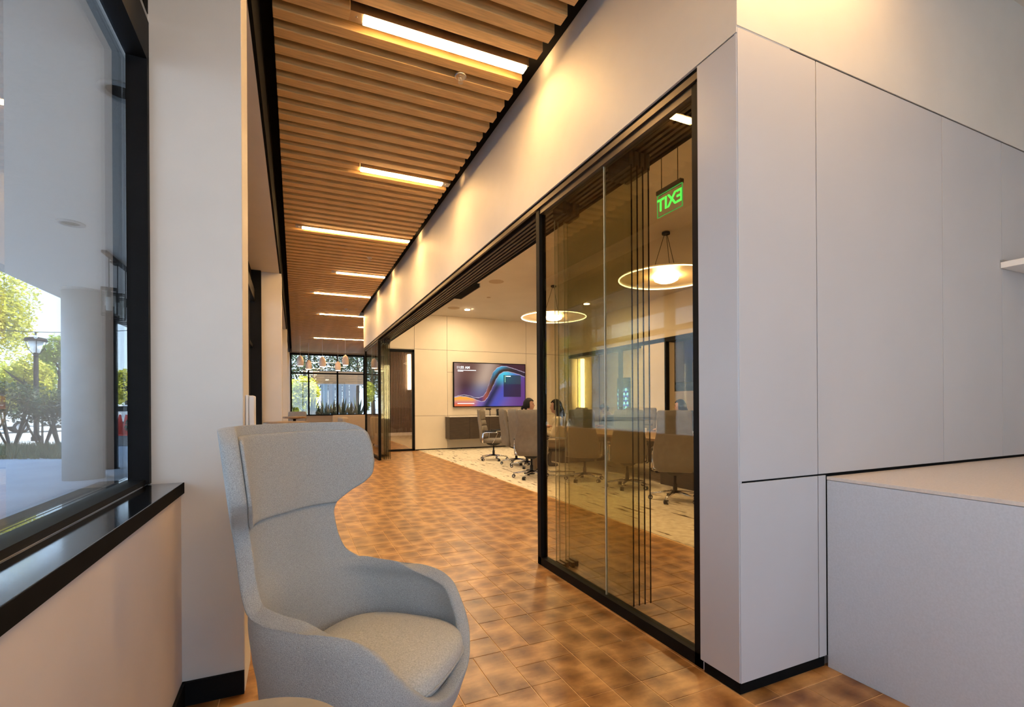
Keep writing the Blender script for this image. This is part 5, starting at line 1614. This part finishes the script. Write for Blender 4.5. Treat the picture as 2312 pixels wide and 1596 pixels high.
# cars
def car(x, y, rz, col, lb):
    e = empty('car', (x, y, GZ), rz, lb, 'car', 'parked cars')
    cm = mat('car paint', col, 0.25, 0.2, var=0.03, scale=4, coat=0.6)
    prof = [(-2.2, 0.35), (-2.25, 0.75), (-2.1, 0.95), (-1.5, 1.02), (-0.9, 1.45), (0.4, 1.48), (1.15, 1.02), (2.0, 0.88), (2.25, 0.65), (2.2, 0.35)]
    bm = bmesh.new(); loft(bm, [[(a, yy, b if b < 1.1 else b) for a, b in prof] for yy in (-0.86, 0.86)]); put('body', mesh_of(bm, 'body', cm, bevel=0.05), e)
    for s in (-1, 1):
        bm = bmesh.new(); loft(bm, [[(-1.3, s * yy, 1.04), (-0.82, s * yy, 1.38), (0.34, s * yy, 1.40), (0.92, s * yy, 1.04)] for yy in (0.85, 0.866)]); put('side_window', mesh_of(bm, 'side_window', 'black'), e)
        for xx in (-1.35, 1.4):
            bm = bmesh.new(); tube(bm, [(xx, s * 0.70, 0.32), (xx, s * 0.88, 0.32)], 0.32, 20); w_ = put('wheel', mesh_of(bm, 'wheel', 'rubber', True), e)
            bm = bmesh.new(); tube(bm, [(xx, s * 0.881, 0.32), (xx, s * 0.89, 0.32)], 0.19, 14); put('hub', mesh_of(bm, 'hub', 'chrome'), w_)
    bm = bmesh.new(); loft(bm, [[(0.47, -0.7, 1.46), (0.47, 0.7, 1.46), (0.50, 0.7, 1.47), (0.50, -0.7, 1.47)], [(1.14, -0.76, 1.04), (1.14, 0.76, 1.04), (1.17, 0.76, 1.05), (1.17, -0.76, 1.05)]]); put('windscreen', mesh_of(bm, 'windscreen', 'black'), e)
for (u_, d_, rz, c_, lb) in ((282, 33, 0.7, (0.75, 0.75, 0.77), 'white car seen between the black post and the window frame'), (120, 26.5, 0.5, (0.6, 0.62, 0.65), 'silver car behind the shrubs, left of the round column'), (15, 37, 0.4, (0.7, 0.7, 0.7), 'pale car behind the shrubs at the left'), (170, 36, 0.7, (0.06, 0.06, 0.07), 'dark car behind the round column'), (330, 37, 0.7, (0.05, 0.05, 0.06), 'dark car beside the white one')):
    x, y = at(u_, 0, d_); car(x, y, rz, c_, lb)

# outside the far windows: planters with agaves, pale screen wall, wooden soffit, trees
def agave(x, y, h, lb, n=15):
    e = empty('agave', (x, y, GZ + 0.62), 0, lb, 'plant', 'agaves in the planter outside')
    for k in range(n):
        t = k * 2.4; tilt = 0.15 + 0.75 * k / n; L = h * R.uniform(0.8, 1.1)
        d = Vector((math.cos(t) * math.sin(tilt), math.sin(t) * math.sin(tilt), math.cos(tilt)))
        sd = Vector((-math.sin(t), math.cos(t), 0))
        bm = bmesh.new()
        rg = []
        for f, w2 in ((0.0, 0.05), (0.3, 0.075), (0.7, 0.05), (1.0, 0.004)):
            p = d * L * f + Vector((0, 0, -0.12 * f * f * tilt)); nrm = d.cross(sd) * 0.012 * (1.05 - f)
            rg.append([p - sd * w2, p + nrm, p + sd * w2, p - nrm])
        loft(bm, rg); put('leaf', mesh_of(bm, 'leaf', 'leaf_a'), e)
for i, (x, h_) in enumerate(((0.72, 1.2), (1.05, 0.9), (1.38, 1.1), (1.75, 1.0), (2.15, 1.1), (2.55, 0.95), (2.9, 1.15))):
    agave(x, 25.4 + 0.15 * (i % 2), h_, 'agave plant number %s from the left in the planter beyond the far windows' % ['one', 'two', 'three', 'four', 'five', 'six', 'seven'][i])
e = empty('planter', (1.9, 25.5, GZ), 0, 'long dark planter beyond the far windows', 'planter')
bm = bmesh.new(); box(bm, -1.5, 1.5, -0.35, 0.35, 0, 0.58); put('box', mesh_of(bm, 'box', 'concrete', bevel=0.01), e)
bm = bmesh.new(); box(bm, -1.44, 1.44, -0.30, 0.30, 0.581, 0.612); put('soil', mesh_of(bm, 'soil', 'bark'), e)
M['palewall'] = mat('pale blue panel', (0.13, 0.17, 0.20), 0.7, var=0.08, scale=2)
e = empty('pale_screen_wall', (2.35, 30.5, GZ), 0, 'pale blue panelled screen wall beyond the far windows', 'screen wall')
for k in range(5):
    bm = bmesh.new(); box(bm, -0.95 + 0.40 * k, -0.57 + 0.40 * k, 0, 0.06, 0, 2.6); put('panel', mesh_of(bm, 'panel', 'palewall'), e)
M['cedar'] = mat('cedar soffit', (0.24, 0.13, 0.055), 0.6, var=0.2, scale=5, stretch=(1, 8, 8))
e = empty('cedar_canopy', (2.6, 32.2, 2.65), 0, 'cedar clad canopy beyond the far windows', 'canopy')
for k in range(5):
    bm = bmesh.new(); box(bm, -1.6, 1.9, -0.9, -0.84, 0.15 * k, 0.15 * k + 0.142); put('board', mesh_of(bm, 'board', 'cedar'), e)
bm = bmesh.new(); box(bm, -1.6, 1.9, -0.83, 1.2, 0.0, 0.78); put('core', mesh_of(bm, 'core', 'wood_dark'), e)
bm = bmesh.new(); box(bm, 1.6, 1.8, -0.5, 0.2, -2.67, -0.001); put('support', mesh_of(bm, 'support', 'wood_dark'), e)
for (x, y, h_, r_, mm, lb) in ((-1.6, 36, 7.5, 3.0, 'leaf_d', 'dark tree beyond the far windows on the left'), (0.6, 40, 8.5, 3.6, 'leaf_d', 'dark tree high beyond the far windows'), (4.6, 41, 8.0, 3.2, 'leaf_d', 'dark green tree beyond the far windows on the right'), (-4.5, 42, 9.0, 4.0, 'leaf_d', 'dark tree beyond the far windows at the side wall'), (0.2, 31.5, 3.2, 1.5, 'leaf_y', 'small yellow green tree close beyond the far windows')):
    tree(x, y, h_, r_, mm, lb, n=9000, size=0.17, low=0.12)
